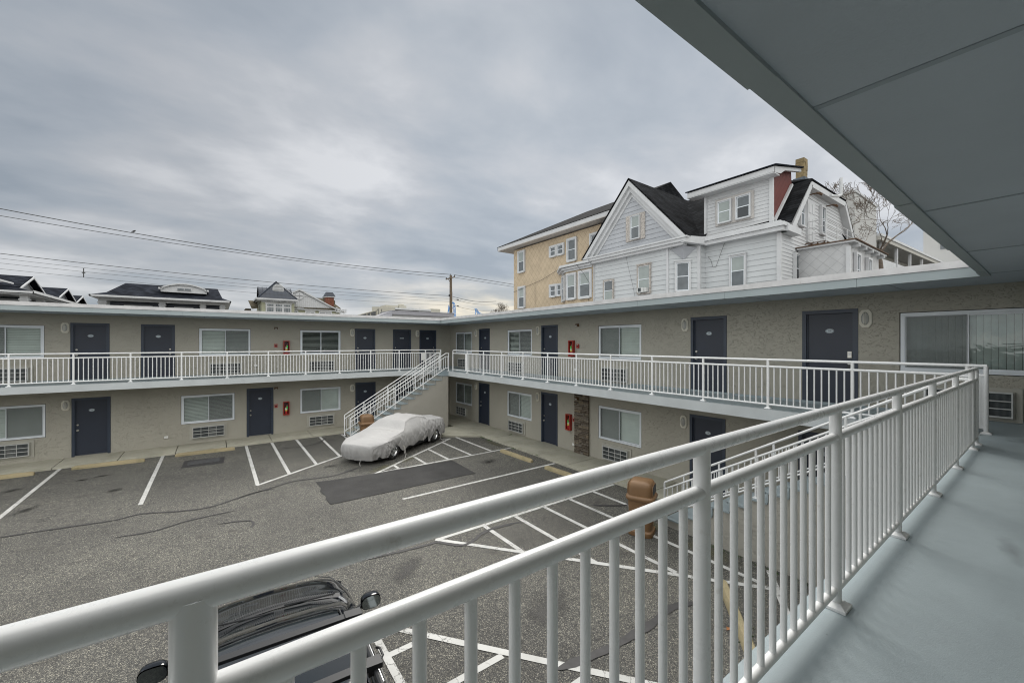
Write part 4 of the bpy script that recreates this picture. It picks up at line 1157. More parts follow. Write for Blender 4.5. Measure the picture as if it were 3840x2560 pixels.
# ================================================================ black SUV below the walkway
def suv():
    t = tag(empty('parked_suv', (0.47, 4.12, 0), R(-3.2)), 'glossy black sport utility vehicle with roof bars below the foreground railing', 'car')
    # local: +y forward, length 4.7
    def cat(P, n, closed=False):
        out = []; m = len(P)
        for i in range(m-1):
            a_, b_, c_, d_ = P[max(i-1,0)], P[i], P[i+1], P[min(i+2,m-1)]
            for k in range(n):
                u = k/n
                out.append(tuple(0.5*((2*q)+(-p_+r_)*u+(2*p_-5*q+4*r_-w_)*u*u+(-p_+3*q-3*r_+w_)*u**3) for p_, q, r_, w_ in zip(a_, b_, c_, d_)))
        out.append(tuple(P[-1])); return out
    # station: y, half width, height on the centre line, bottom
    ST = [(2.40,.50,.66,.36),(2.37,.70,.80,.30),(2.27,.83,.90,.26),(2.08,.90,.96,.23),(1.8,.935,1.01,.22),(1.45,.945,1.06,.22),(.9,.95,1.05,.22),(.3,.95,1.05,.22),(-.6,.95,1.06,.22),(-1.5,.945,1.07,.22),(-2.0,.92,1.06,.24),(-2.25,.87,1.0,.28),(-2.34,.78,.85,.34)]
    ring = []
    for y, w, zt, zb in ST:
        half = [(0, zt), (w*.42, zt-.012), (w*.74, zt-.045), (w*.90, zt-.10), (w*.975, zt-.20), (w, max(zt-.34,(zt+zb)/2)), (w*.985, zb+.12), (w*.93, zb)]
        half = cat(half, 3); ring.append([(x, y, z) for x, z in half])
    cols = [cat([r_[j] for r_ in ring], 5) for j in range(len(ring[0]))]
    bd = MB(); rows = []
    for i in range(len(cols[0])):
        hf = [c_[i] for c_ in cols]; rows.append([(-x, y, z) for x, y, z in reversed(hf[1:])]+hf)
    bd.grid(rows); n_ = len(rows[0]); bd.f += [tuple(range(n_)), tuple(reversed([len(bd.v)-n_+j for j in range(n_)]))]; bd.m += [0, 0]
    b = put('body', bd.mesh('body', ['car_black'], True, 60), t)
    for s in (-1, 1):
        p = MB(); p.tube([(s*.55,2.24,.925),(s*.72,2.02,.965),(s*.80,1.7,1.0),(s*.84,1.45,1.035)], .006, 5); put('panel_gap', p.mesh('panel_gap', ['seal']), t)
    # greenhouse: roof skin and glass
    GH = [(1.40,.74,.80,1.05),(1.1,.72,.81,1.20),(.75,.69,.82,1.38),(.40,.655,.83,1.545),(.20,.64,.835,1.60),(-.2,.635,.84,1.635),(-.9,.63,.84,1.64),(-1.5,.61,.83,1.61),(-1.9,.58,.80,1.54),(-2.15,.60,.78,1.25),(-2.25,.68,.76,1.02)]
    gh = MB(); rg_ = []
    for y, wr, wb, zr in GH:
        zb = 1.0
        half = [(0, zr), (wr*.5, zr-.008), (wr*.86, zr-.03), (wr, zr-.07), (wr+(wb-wr)*.5, (zr-.07+zb)/2), (wb, zb)]
        rg_.append([(x, y+(.10*(1-(x/.75)**2) if y > 1.3 else (.06*(1-(x/.75)**2) if y > 1.0 else (.03*(1-(x/.75)**2) if y > .3 else 0))), z) for x, z in half])
    gc = [cat([r_[j] for r_ in rg_], 3) for j in range(6)]
    rw = []
    for i in range(len(gc[0])):
        hf = [c_[i] for c_ in gc]; rw.append([(-x, y, z) for x, y, z in reversed(hf[1:])]+hf)
    gh.grid(rw)
    nc = len(rw[0])
    k = 0
    for i in range(len(rw)-1):
        for j in range(nc-1):
            side = j in (0, 1, nc-3, nc-2)
            gl = (i < 9 and not side) or (side and 4 <= i <= 25) or (i >= 26 and not side)
            gh.m[k] = 1 if gl else 0; k += 1
    g_ = put('cabin', gh.mesh('cabin', ['car_black','car_glass'], True, 50), t)
    # windscreen edge, pillar trims, sunroof panel
    for s in (-1, 1):
        p = MB(); p.tube([(s*.79,1.42,1.0),(s*.755,1.1,1.13),(s*.715,.75,1.305),(s*.675,.40,1.475),(s*.65,.18,1.545),(s*.64,-.2,1.575)], .032, 8); put('windscreen_pillar', p.mesh('windscreen_pillar', ['car_black'], True), t)
        p = MB(); p.tube([(s*.60,.10,1.60),(s*.60,.0,1.66),(s*.595,-.3,1.69),(s*.595,-1.3,1.685),(s*.585,-1.62,1.60)], .022, 8); put('roof_rail', p.mesh('roof_rail', ['car_trim'], True), t)
        p = MB(); p.grid([[(s*.70,1.32,1.065),(s*.735,1.36,1.045)],[(s*.655,.55,1.415),(s*.70,.60,1.385)]]); put('pillar_cover', p.mesh('pillar_cover', ['lamp_clear'], fix=False), t) if s > 0 else None
        p = MB(); p.box(s*.815,s*.855,-.2,.9,.985,1.0); p.box(s*.815,s*.855,-1.5,-.25,.985,1.0); put('window_trim', p.mesh('window_trim', ['chrome']), t)
        for yy in (.35, -.72):
            p = MB(); p.tube([(s*.945,yy+.1,.88),(s*.975,yy+.06,.885),(s*.975,yy-.06,.885),(s*.945,yy-.1,.88)], .013, 6); put('door_handle', p.mesh('door_handle', ['car_trim'], True), t)
        # mirror
        p = MB(); rws = []
        for q, (w_, h_) in enumerate([(.30,.30),(.75,.8),(.95,.98),(1.0,1.0),(.97,.96)]):
            yy = .07-.038*q
            rws.append([(s*(1.0+.115*w_*math.copysign(abs(math.cos(a))**.6, math.cos(a))), .97+yy, 1.13+.085*h_*math.copysign(abs(math.sin(a))**.7, math.sin(a))) for a in [2*PI*i/20 for i in range(20)]])
        p.grid(rws, close=True); p.f.append(tuple(range(20))); p.m.append(0)
        p.tube([(s*.82,.96,1.03),(s*.92,.97,1.08)], .03, 8)
        mo = put('wing_mirror', p.mesh('wing_mirror', ['car_black'], True, 60), t)
        p = MB(); p.poly([(s*(1.0+.105*math.copysign(abs(math.cos(a))**.6, math.cos(a))), .965-.085, 1.13+.073*math.copysign(abs(math.sin(a))**.7, math.sin(a))) for a in [2*PI*i/20 for i in range(20)]])
        put('mirror_glass', p.mesh('mirror_glass', ['mirror'], fix=False), mo)
        p = MB(); p.grid([[(s*.55,2.372,.70),(s*.76,2.30,.72),(s*.88,2.10,.78)],[(s*.55,2.35,.76),(s*.76,2.26,.79),(s*.87,2.06,.85)]]); put('headlight', p.mesh('headlight', ['lamp_clear'], True), t)
    for yy in (-.17, -.86):
        p = MB(); p.bar((-.60,yy,1.725),(.60,yy,1.725),.075,.028)
        for s in (-1,1): p.bar((s*.50,yy,1.728),(s*.645,yy,1.722),.105,.042); p.box(s*.57-.03,s*.57+.03,yy-.04,yy+.04,1.655,1.72)
        put('cross_bar', p.mesh('cross_bar', ['car_trim']), t)
    p = MB(); p.box(-.02,.025,-.135,-.130,1.728,1.737); put('bar_badge', p.mesh('bar_badge', ['white_label']), t)
    p = MB(); p.add([(-.52,-.02,1.628),(.52,-.02,1.628),(.52,-1.25,1.648),(-.52,-1.25,1.648)], [(0,1,2,3)])
    # panoramic roof glass follows the crown
    def rz_(x, y):
        K = [(.26,1.585),(.20,1.60),(-.2,1.635),(-.9,1.64),(-1.35,1.62)]
        for (a_, za), (b_, zb_) in zip(K[:-1], K[1:]):
            if b_ <= y <= a_: return za+(zb_-za)*(y-a_)/(b_-a_)-.022*(x/.5)**2+.006
        return 1.62
    p = MB(); p.grid([[(x, y, rz_(x, y)) for x in (-.5,-.4,-.25,0,.25,.4,.5)] for y in (.24,.2,.0,-.2,-.5,-.9,-1.3)]); put('roof_glass', p.mesh('roof_glass', ['car_glass'], True), t)
    p = MB(); p.tube([(-.52,-1.3,1.613),(-.52,-.2,1.62),(-.52,.2,1.588),(-.46,.26,1.58),(0,.30,1.588),(.46,.26,1.58),(.52,.2,1.588),(.52,-.2,1.62),(.52,-1.3,1.613)], .007, 5); put('roof_seal', p.mesh('roof_seal', ['seal'], True), t)
    # cowl with louvres, wipers, bonnet seam
    p = MB(); p.grid([[(x, 1.42+.12*(1-(x/.75)**2)+dy, 1.052+dz-.035*(x/.75)**2) for x in [-.74+.148*i for i in range(11)]] for dy, dz in ((-.06,.014),(.03,.022))])
    for i in range(60):
        x = -.66+1.32*i/59; y = 1.43+.12*(1-(x/.75)**2); z = 1.078-.035*(x/.75)**2
        p.bar((x,y-.03,z),(x,y+.02,z),.007,.008,1)
    put('cowl', p.mesh('cowl', ['car_trim','seal'], True), t)
    for x0 in (-.55, .10):
        p = MB(); p.tube([(x0+.02,1.46,1.09),(x0+.28,1.36,1.12),(x0+.55,1.24,1.17)], .010, 6); put('wiper', p.mesh('wiper', ['car_trim']), t)
    p = MB(); p.box(-.35,.35,2.33,2.37,.45,.66); put('grille', p.mesh('grille', ['car_trim']), t)
    for x, y in ((-.80,1.45),(.80,1.45),(-.80,-1.35),(.80,-1.35)):
        w = MB(); w.lathe([(.2,-.12),(.33,-.12),(.36,-.09),(.36,.09),(.33,.12),(.2,.12)], 32, cap=False)
        m_ = w.mesh('wheel', ['rubber'], True, 40); m_.transform(Matrix.Rotation(PI/2, 4, 'Y')); o = put('wheel', m_, t, (x, y, .36))
        w = MB(); w.lathe([(.02,-.125),(.22,-.10),(.225,.10),(.02,.125)], 24); m_ = w.mesh('rim', ['chrome'], True, 40); m_.transform(Matrix.Rotation(PI/2, 4, 'Y')); put('rim', m_, o)
    return t
suv()
# ================================================================ helpers for houses
def clip(poly, axis_val, keep_above):
    out = []
    n = len(poly)
    for i in range(n):
        a, b = poly[i], poly[(i+1) % n]
        ia = (a[1] >= axis_val) if keep_above else (a[1] <= axis_val); ib = (b[1] >= axis_val) if keep_above else (b[1] <= axis_val)
        if ia: out.append(a)
        if ia != ib:
            t = (axis_val-a[1])/(b[1]-a[1]); out.append((a[0]+(b[0]-a[0])*t, axis_val))
    return out
def siding(poly, O, U, Nrm, step=.25, lip=.027, mi=0, mb=None):
    """lapped boards filling a polygon given as (u, z); O origin (x,y), U unit direction in plan, Nrm outward in plan"""
    mb = mb or MB()
    z0 = min(p[1] for p in poly); z1 = max(p[1] for p in poly)
    P = lambda u, z, o: (O[0]+U[0]*u+Nrm[0]*o, O[1]+U[1]*u+Nrm[1]*o, z)
    z = math.floor(z0/step)*step
    while z < z1:
        c = clip(clip(poly, max(z, z0), True), min(z+step, z1), False) if len(poly) > 2 else []
        c = [p for i, p in enumerate(c) if abs(p[0]-c[i-1][0])+abs(p[1]-c[i-1][1]) > 1e-5]
        if len(c) >= 3:
            mb.add([P(u, zz, lip*(1-(zz-z)/step)) for u, zz in c], [tuple(range(len(c)))], mi)
            low = [p for p in c if abs(p[1]-max(z, z0)) < 1e-6]
            if len(low) >= 2:
                a, b = min(low), max(low)
                mb.add([P(a[0], a[1], lip), P(b[0], b[1], lip), P(b[0], b[1], 0), P(a[0], a[1], 0)], [(0,1,2,3)], mi)
        z += step
    return mb
def wpart(name, mb, mats, parent, smooth=False, fix=True):
    return put(name, mb.mesh(name, mats, smooth, fix=fix), parent)
def sash_window(parent, x, y, z, rz, w, h, up='shade', lo='pane_dark', mat='trim', fw=.09, label=None, cols=1, out=.05, hood=True):
    """double hung window: frame, sash bars, two lights; local x right, -y out, origin sill centre"""
    f = MB(); q = -.05
    f.box(-w/2-fw, -w/2, q-out, .02, -fw*.6, h+fw); f.box(w/2, w/2+fw, q-out, .02, -fw*.6, h+fw)
    f.box(-w/2, w/2, q-out, .02, h, h+fw); f.box(-w/2-fw*.3, w/2+fw*.3, q-out-.03, .02, -fw*.9, -fw*.01)
    if hood: f.box(-w/2-fw*1.3, w/2+fw*1.3, q-out-.05, .02, h+fw, h+fw+.05)
    o = put('window', f.mesh('window_frame', [mat]), parent, (x, y, z), rz)
    if label: o['label'] = label
    s = MB(); t = .035
    for a, b, yy in ((h/2, h, -.045), (0, h/2+t, -.062)):
        s.box(-w/2, w/2, yy, yy+.02, a, a+t); s.box(-w/2, w/2, yy, yy+.02, b-t, b); s.box(-w/2, -w/2+t, yy, yy+.02, a+t, b-t); s.box(w/2-t, w/2, yy, yy+.02, a+t, b-t)
        for k in range(1, cols): s.box(-w/2+w*k/cols-.012, -w/2+w*k/cols+.012, yy, yy+.02, a+t, b-t)
    put('sash', s.mesh('sash', ['vinyl']), o)
    p = MB(); p.box(-w/2+.01, w/2-.01, -.035, -.030, h/2, h-.005, 0); p.box(-w/2+.01, w/2-.01, -.045, -.040, .005, h/2, 1)
    put('pane', p.mesh('pane', [up, lo]), o)
    return o

# ================================================================ white house behind the right wing
wh = tag(empty('white_house', (18.5, 14.0, 0)), 'large white clapboard house with steep gable, dormer and gambrel end', 'house')
wh.location = (0, 0, 0)
XG, XH, YH = 18.5, 19.6, 7.25
# gable block front wall (faces -x): u runs along -y from y=16.81
front = siding([(0,0),(16.81-11.875,0),(16.81-11.875,9.2),(0,9.2)], (XG,16.81), (0,-1), (-1,0))
dx, dy = 19.2-18.5, 10.608-11.875; L = math.hypot(dx, dy); U = (dx/L, dy/L); Nn = (dy/L, -dx/L)
front = siding([(0,0),(L,0),(L,9.2),(0,9.2)], (18.5,11.875), U, Nn, mb=front)
dx2, dy2 = 19.6-19.2, 10.51-10.608; L2 = math.hypot(dx2, dy2)
front = siding([(0,0),(L2,0),(L2,9.2),(0,9.2)], (19.2,10.608), (dx2/L2, dy2/L2), (dy2/L2, -dx2/L2), mb=front)
front = siding([(0,0),(10.51-7.25,0),(10.51-7.25,9.1),(0,9.1)], (XH,10.51), (0,-1), (-1,0), mb=front)
wpart('wall', front, ['siding'], wh, fix=False)
# gable triangle
wpart('gable', siding([(0,9.3),(16.95-11.0,9.3),(16.95-14.03,12.95)], (XG,16.95), (0,-1), (-1,0), step=.25), ['siding_grey'], wh, fix=False)
tr = MB()
# rake boards of the gable, stepped; apex at y=14.03 z=13.17
apex = Vector((18.16,14.03,13.12)); el = Vector((18.16,17.45,9.36)); er = Vector((18.16,10.72,9.42))
for e in (el, er):
    d = (e-apex).normalized(); dn = Vector((0, -d.z, d.y)) if e.y > 14 else Vector((0, d.z, -d.y))
    for off, w, xx in ((0.0, .22, 18.16), (.20, .24, 18.30), (.42, .20, 18.44)):
        a = apex+Vector((0,0,-off*1.35)); b = e+Vector((0, (-off if e.y > 14 else off)*1.25, 0))
        a.x = b.x = xx
        w3 = Vector((0,0,-w*1.35)); w4 = Vector((0, (-w if e.y > 14 else w)*1.25, 0))
        tr.prism([a, b, b+w4, a+w3], (.32, 0, 0))
tr.box(18.12, 18.6, 10.72, 17.3, 9.18, 9.36); tr.box(18.24, 18.6, 10.9, 17.1, 9.04, 9.18)
tr.box(18.05, 18.3, 10.60, 17.35, 9.33, 9.40)
# eave boards over the angled corner and along the dormer wall
tr.prism([(18.12,10.72,9.12),(19.25,10.28,9.05),(19.25,10.28,9.42),(18.12,10.72,9.42)], (.05,.25,0))
tr.box(19.22, 19.75, 6.98, 10.40, 9.02, 9.20); tr.box(19.12, 19.75, 6.9, 10.45, 9.20, 9.36); tr.box(19.30, 19.95, 7.1, 10.5, 9.36, 9.48)
tr.box(19.45, 20.9, 6.86, 7.28, 9.02, 9.30)
tr.box(18.44, 18.53, 11.82, 11.93, 0, 9.05); tr.box(19.52, 19.68, 7.17, 7.33, 0, 9.03); tr.box(19.13, 19.26, 10.54, 10.68, 0, 9.05); tr.box(18.44, 18.53, 16.76, 16.85, 0, 9.1)
wpart('trim', tr, ['trim'], wh)
# end wall facing the motel car park side (y = 7.25), narrower white siding
ew = siding([(0,0),(9.6,0),(9.6,9.5),(9.3,9.6),(8.0,11.62),(2.9,11.62),(.55,9.25),(0,9.1)], (XH,YH), (1,0), (0,-1), step=.165, lip=.02)
wpart('end_wall', ew, ['siding_white'], wh, fix=False)
# gambrel verge trim
gv = MB()
for a, b, w in (((20.25,9.45),(22.40,11.80),.30), ((22.40,11.80),(27.3,11.85),.34), ((27.3,11.85),(29.2,9.7),.30)):
    a = Vector((a[0],6.95,a[1])); b = Vector((b[0],6.95,b[1])); gv.bar(a-Vector((0,-.15,.14)), b-Vector((0,-.15,.14)), .34, .26, 0, (0,0,1))
gv.tube([(24.1,6.7,11.4),(24.6,6.55,11.45),(24.85,6.5,11.55),(24.9,6.5,12.4)], .07, 8)
wpart('verge', gv, ['trim'], wh)
# roofs
rf = MB(); th = .055
def slope(mb, pts, mi=0): mb.prism([Vector(p) for p in pts], (0,0,-th), mi)
slope(rf, [(18.12,14.03,13.25),(18.12,10.60,9.46),(24.0,10.60,9.46),(24.0,14.03,13.25)])
slope(rf, [(18.12,14.03,13.25),(18.12,17.52,9.40),(24.0,17.52,9.40),(24.0,14.03,13.25)])
slope(rf, [(19.28,11.1,9.44),(19.28,10.42,9.44),(23.65,10.42,13.1),(23.65,14.1,13.1)])
slope(rf, [(23.65,7.9,12.3),(23.65,17,13.1),(28.5,17,9.5),(29.4,7.0,9.6)])
slope(rf, [(23.65,14.1,13.1),(23.65,10.4,13.1),(22.4,7.6,11.95),(22.35,10.4,12.0)])
slope(rf, [(20.0,7.62,9.50),(20.0,6.93,9.50),(22.40,6.93,11.93),(22.40,7.62,11.93)])
slope(rf, [(22.40,6.93,11.93),(27.35,6.93,11.95),(27.0,9.5,12.8),(23.2,10.6,12.9),(22.3,8.2,12.0)])
slope(rf, [(27.3,6.93,11.98),(29.5,6.93,9.6),(29.5,14,9.6),(27.3,14,12.4)])
slope(rf, [(25.8,7.6,11.9),(27.0,7.6,11.9),(26.3,7.7,12.75)])
slope(rf, [(24.6,14.5,13.2),(24.6,17.8,13.0),(21.0,16.4,10.9),(21.5,14.2,12.9)])
wpart('roof', rf, ['roof_dark'], wh)
# dormer: white front, red cheek, shallow roof with deep white fascia
dm = siding([(0,9.48),(10.48-7.55,9.62),(10.48-7.55,11.5),(0,11.5)], (XH,10.48), (0,-1), (-1,0), step=.165, lip=.02)
d_ = wpart('dormer', dm, ['siding_white'], wh, fix=False)
for y_ in (7.54, 10.49):
    ck = MB(); ck.prism([(19.6,y_,9.60),(21.75,y_,11.70),(21.7,y_,12.25),(19.6,y_,11.80)], (0,.03,0)); wpart('cheek', ck, ['red_shingle'], d_)
dt = MB(); dt.box(19.52,19.66,7.48,7.62,9.55,11.5); dt.box(19.52,19.66,10.42,10.54,9.45,11.5)
dt.prism([(19.05,11.15,11.50),(19.05,7.25,11.50),(19.05,7.25,11.74),(19.05,11.15,11.74)], (.10,0,0)); dt.box(19.05,19.62,7.25,11.15,11.47,11.51)
dt.prism([(19.1,7.25,11.50),(19.75,7.25,11.60),(20.2,7.25,11.85),(22.05,7.25,12.25),(22.05,7.25,12.42),(19.75,7.25,11.90),(19.1,7.25,11.76)], (0,.12,0))
dt.bar((19.72,7.48,9.62),(21.62,7.48,11.62),.10,.10)
wpart('dormer_trim', dt, ['trim'], d_)
dr = MB(); dr.prism([(18.98,11.22,11.76),(18.98,7.15,11.76),(22.1,7.15,12.42),(22.6,10.6,12.5)], (0,0,.05)); wpart('dormer_roof', dr, ['roof_slate'], d_)
bd = MB(); bd.box(19.52,19.60,8.257,9.978,9.89,11.15); wpart('window_surround', bd, ['trim_grey'], d_)
sash_window(d_, 19.51, 9.53, 9.99, RB, .56, 1.0, 'shade', 'shade', 'trim', .05, hood=False)
sash_window(d_, 19.51, 8.68, 9.99, RB, .56, 1.0, 'pane_mid', 'pane_dark', 'trim', .05, hood=False, cols=1)
rb = MB(); rb.box(19.50,19.62,7.7,10.4,9.47,9.53); wpart('rust_strip', rb, ['rust'], d_)
# windows
gw = MB(); gw.box(18.42,18.52,13.20,14.42,9.86,11.27); wpart('window_surround', gw, ['weathered'], wh)
sash_window(wh, 18.42, 13.77, 9.93, RB, .54, 1.23, 'shade', 'pane_mid', 'trim', .04, 'attic window between peeling boards', hood=False)
sash_window(wh, 18.48, 15.66, 6.70, RB, .62, 1.18, 'pane_mid', 'shade', 'weathered', .07, hood=False)
o = sash_window(wh, 18.48, 13.25, 6.93, RB, .70, 1.45, 'shade', 'shade', 'weathered', .07, 'window with a small air conditioner in its lower sash')
ac = MB(); ac.box(-.22,.16,-.34,0,.02,.27,0); ac.box(-.16,.02,-.345,-.34,.05,.25,1); ac.box(.16,.30,-.28,0,.03,.26,0); put('window_air_conditioner', ac.mesh('window_air_conditioner', ['ac_white','ac_core']), o)
ca = math.atan2(dy, dx)
sash_window(wh, 18.5+.66*dx*.78-.03, 11.875+.5*dy+.02, 6.88, math.atan2(dy, dx), .56, 1.38, 'pane_mid', 'pane_mid', 'trim', .09, 'curtained window on the angled corner')
fan = MB(); cx, cy = 18.5+.5*dx, 11.875+.5*dy
A1 = Vector((18.5+.06*dx,11.875+.06*dy,8.98)); A2 = Vector((18.5+.94*dx,11.875+.94*dy,8.98)); Tp = Vector((cx-.05,cy-.05,8.42)); Ot = Vector((cx+Nn[0]*.42,cy+Nn[1]*.42,9.05))
fan.add([A1, Ot, Tp], [(0,1,2)]); fan.add([Ot, A2, Tp], [(0,1,2)]); wpart('fan_bracket', fan, ['siding_grey'], wh, fix=False)
sash_window(wh, 19.56, 8.94, 6.90, RB, .60, 1.38, 'shade', 'pane_mid', 'trim', .07, 'window under a small hood with its lower sash dark')
sash_window(wh, 21.35, 7.21, 7.0, 0, .48, 1.25, 'pane_mid', 'pane_dark', 'trim', .10, hood=False)
sash_window(wh, 21.93, 7.21, 9.70, 0, .44, 1.12, 'pane_mid', 'pane_mid', 'trim', .08, hood=False)
sash_window(wh, 24.66, 7.21, 9.75, 0, .50, 1.30, 'pane_mid', 'pane_dark', 'trim', .09, hood=False)
dd = MB(); dd.box(22.6,23.5,7.15,7.24,9.05,11.05,0)
for zz in (9.15,9.75,10.45):
    for xx in (22.68,23.1): dd.box(xx,xx+.32,7.13,7.15,zz,zz+.45,0)
wpart('door', dd, ['siding_white'], wh)
# balcony of white steel with a rusty grating, running along the end wall
bl = MB()
for z in (9.93, 9.63, 9.33):
    bl.tube([(22.46,7.2,z),(22.46,6.42,z),(26.3,6.42,z),(28.6,6.42,z)], .018, 6)
for x in (22.46, 24.0, 25.5, 26.6, 27.6, 28.6): bl.tube([(x,6.42,8.80),(x,6.42,9.95)], .02, 6)
bl.tube([(22.46,7.2,8.75),(22.46,6.42,8.75),(28.6,6.42,8.75)], .035, 6); bl.tube([(22.46,6.42,8.95),(28.6,6.42,8.95)], .03, 6)
b_ = wpart('balcony', bl, ['trim'], wh)
gr = MB()
for i in range(16): gr.bar((22.46+.38*i,6.42,8.93),(22.46+.38*i,7.25,8.93),.05,.03)
for yy in (6.5,6.75,7.0): gr.bar((22.46,yy,8.90),(28.5,yy,8.90),.03,.03)
wpart('grating', gr, ['rust'], b_)
# chimney
ch = MB(); ch.prism([(25.2,8.1,11.7),(26.5,8.1,11.7),(26.05,8.2,13.2),(25.45,8.2,13.2)], (0,.55,0), 1)
rs = random.Random(8); z = 13.2
while z < 14.25:
    for k, (a, b) in enumerate(((25.50,25.75),(25.755,26.0))):
        j = rs.uniform(-.02,.02); ch.box(a+j, b+j, 8.25+j, 8.65+j, z, z+.205, 0)
    z += .21
wpart('chimney', ch, ['chim_yellow','lead'], wh)
for x, y, z in ((22.95,7.0,11.35),(25.2,7.0,11.25)):
    fl_ = MB(); fl_.tube([(x,7.2,z),(x,6.95,z),(x+.12,6.8,z-.05)], .03, 6); fl_.tube([(x-.05,6.9,z),(x-.22,6.72,z-.12)], [.03,.06], 10); fl_.tube([(x+.05,6.9,z),(x+.15,6.75,z-.08)], [.03,.06], 10)
    wpart('flood_light', fl_, ['rust'], wh)
wr_ = MB(); wr_.tube([(19.55,9.3,9.4),(19.45,9.55,8.9),(19.52,9.85,8.2),(19.52,9.95,7.95),(19.52,10.1,7.95),(19.52,10.2,8.3),(19.55,10.35,8.5)], .008, 4)
wr_.tube([(18.3,14.35,9.3),(18.3,14.2,8.6),(18.35,13.9,7.4),(18.4,13.75,6.6)], .008, 4); wr_.tube([(18.3,14.3,9.3),(18.2,14.2,9.35),(18.3,14.1,9.3)], .008, 4)
wpart('loose_cable', wr_, ['wire'], wh)
# flat roofed extension with white diamond shingles
ex = MB(); ex.box(21.5,26.2,5.37,7.2,0,8.48)
e_ = wpart('extension', ex, ['white_shingle'], wh)
er_ = MB(); er_.box(21.3,26.5,5.05,7.24,8.56,8.60,0); er_.box(21.35,26.45,5.12,7.2,8.48,8.56,1)
for x in (22.0,23.0,24.0,25.0,26.0): er_.box(x-.06,x+.06,5.1,5.37,8.34,8.48,1)
er_.box(21.43,21.57,5.30,5.44,0,8.34,1)
wpart('extension_roof', er_, ['rust','trim'], e_)
sash_window(e_, 22.45, 5.33, 6.75, 0, .46, 1.32, 'pane_mid', 'pane_dark', 'trim', .10, hood=False)
sash_window(e_, 24.2, 5.33, 6.75, 0, .46, 1.32, 'pane_mid', 'pane_dark', 'trim', .10, hood=False)

# ================================================================ yellow house
yh = tag(empty('yellow_house'), 'pale yellow house clad in diamond shingles, left of the white house', 'house')
XY = 19.2
w = MB(); w.box(XY, 29, 16.9, 25.95, 0, 11.62); wpart('wall', w, ['yellow_shingle'], yh)
w = MB(); w.box(18.55, 29.5, 15.2, 27.3, 11.72, 11.78, 1); w.box(18.55,18.62,15.2,27.3,11.78,12.02); w.box(18.55,29.5,27.24,27.3,11.78,12.02); w.box(18.62,18.75,15.2,27.2,11.9,12.04)
wpart('eaves', w, ['trim','trim_grey'], yh)
w = MB(); rg = [(18.5,27.36,12.04),(18.5,15.2,12.04),(29.6,15.2,12.04),(29.6,27.36,12.04)]; r1, r2 = (24,22.6,14.8), (24,15.2,14.8)
w.add(rg+[r1, r2], [(0,1,5,4),(2,3,4,5),(3,0,4),(1,2,5),(3,2,1,0)])
wpart('roof', w, ['roof_dark'], yh)
sash_window(yh, XY-.02, 24.90, 9.82, RB, .66, 1.50, 'shade', 'pane_mid', 'trim', .12, hood=False)
sash_window(yh, XY-.02, 24.87, 7.05, RB, .66, 1.50, 'shade', 'pane_mid', 'trim', .12, hood=False)
sash_window(yh, XY-.02, 21.25, 10.40, RB, .50, .60, 'pane_mid', 'pane_mid', 'trim', .12, hood=False)
sash_window(yh, XY-.02, 20.48, 10.40, RB, .50, .60, 'pane_mid', 'pane_mid', 'trim', .12, hood=False)
sash_window(yh, XY-.02, 21.25, 7.58, RB, .50, .70, 'pane_mid', 'pane_mid', 'trim', .12, hood=False)
sash_window(yh, XY-.02, 20.60, 7.58, RB, .36, .70, 'pane_mid', 'pane_mid', 'trim', .10, hood=False)
sash_window(yh, XY-.02, 19.39, 9.80, RB, .68, 1.35, 'pane_mid', 'pane_mid', 'trim', .13, 'tall second floor window with lace curtain', hood=False)
sash_window(yh, XY-.02, 17.3, 9.75, RB, .70, 1.30, 'pane_mid', 'pane_dark', 'trim', .13, hood=False)
bw = MB(); bw.prism([(XY,20.32,6.0),(18.4,19.14,6.0),(18.4,16.86,6.0),(XY,16.86,6.0)], (0,0,3.0)); b_ = wpart('bay', bw, ['yellow_shingle'], yh)
bt = MB(); bt.prism([(XY,20.75,8.98),(18.15,19.3,8.98),(18.15,16.87,8.98),(XY,16.87,8.98)], (0,0,.12)); bt.prism([(XY,20.9,9.12),(18.0,19.38,9.12),(18.0,16.87,9.12),(XY,16.87,9.12)], (0,0,.14))
bt.prism([(XY,20.45,8.86),(18.3,19.22,8.86),(18.3,16.87,8.86),(XY,16.87,8.86)], (0,0,.12))
wpart('bay_roof', bt, ['trim'], b_)
sash_window(b_, 18.37, 18.62, 7.12, RB, .66, 1.50, 'shade', 'pane_mid', 'trim', .12, hood=False)
sash_window(b_, 18.37, 17.44, 7.12, RB, .82, 1.50, 'shade', 'pane_mid', 'trim', .14, hood=False)
a_ = math.atan2(-1.18*1, -.8)
sash_window(b_, 18.80-.03, 19.73+.03, 7.12, math.atan2(19.14-20.32, 18.4-19.2), .7, 1.5, 'pane_mid', 'pane_dark', 'trim', .12, hood=False)
cb = MB(); cb.tube([(19.1,25.9,8.3),(19.1,22.4,8.85),(19.1,20.6,9.35)], .012, 4); cb.tube([(19.12,23.2,8.75),(19.12,23.2,5.6)], .010, 4); cb.tube([(18.1,18.0,9.2),(18.1,17.3,8.5),(18.2,16.95,7.9),(18.3,17.1,6.6)], .012, 4)
wpart('loose_cable', cb, ['wire'], yh)

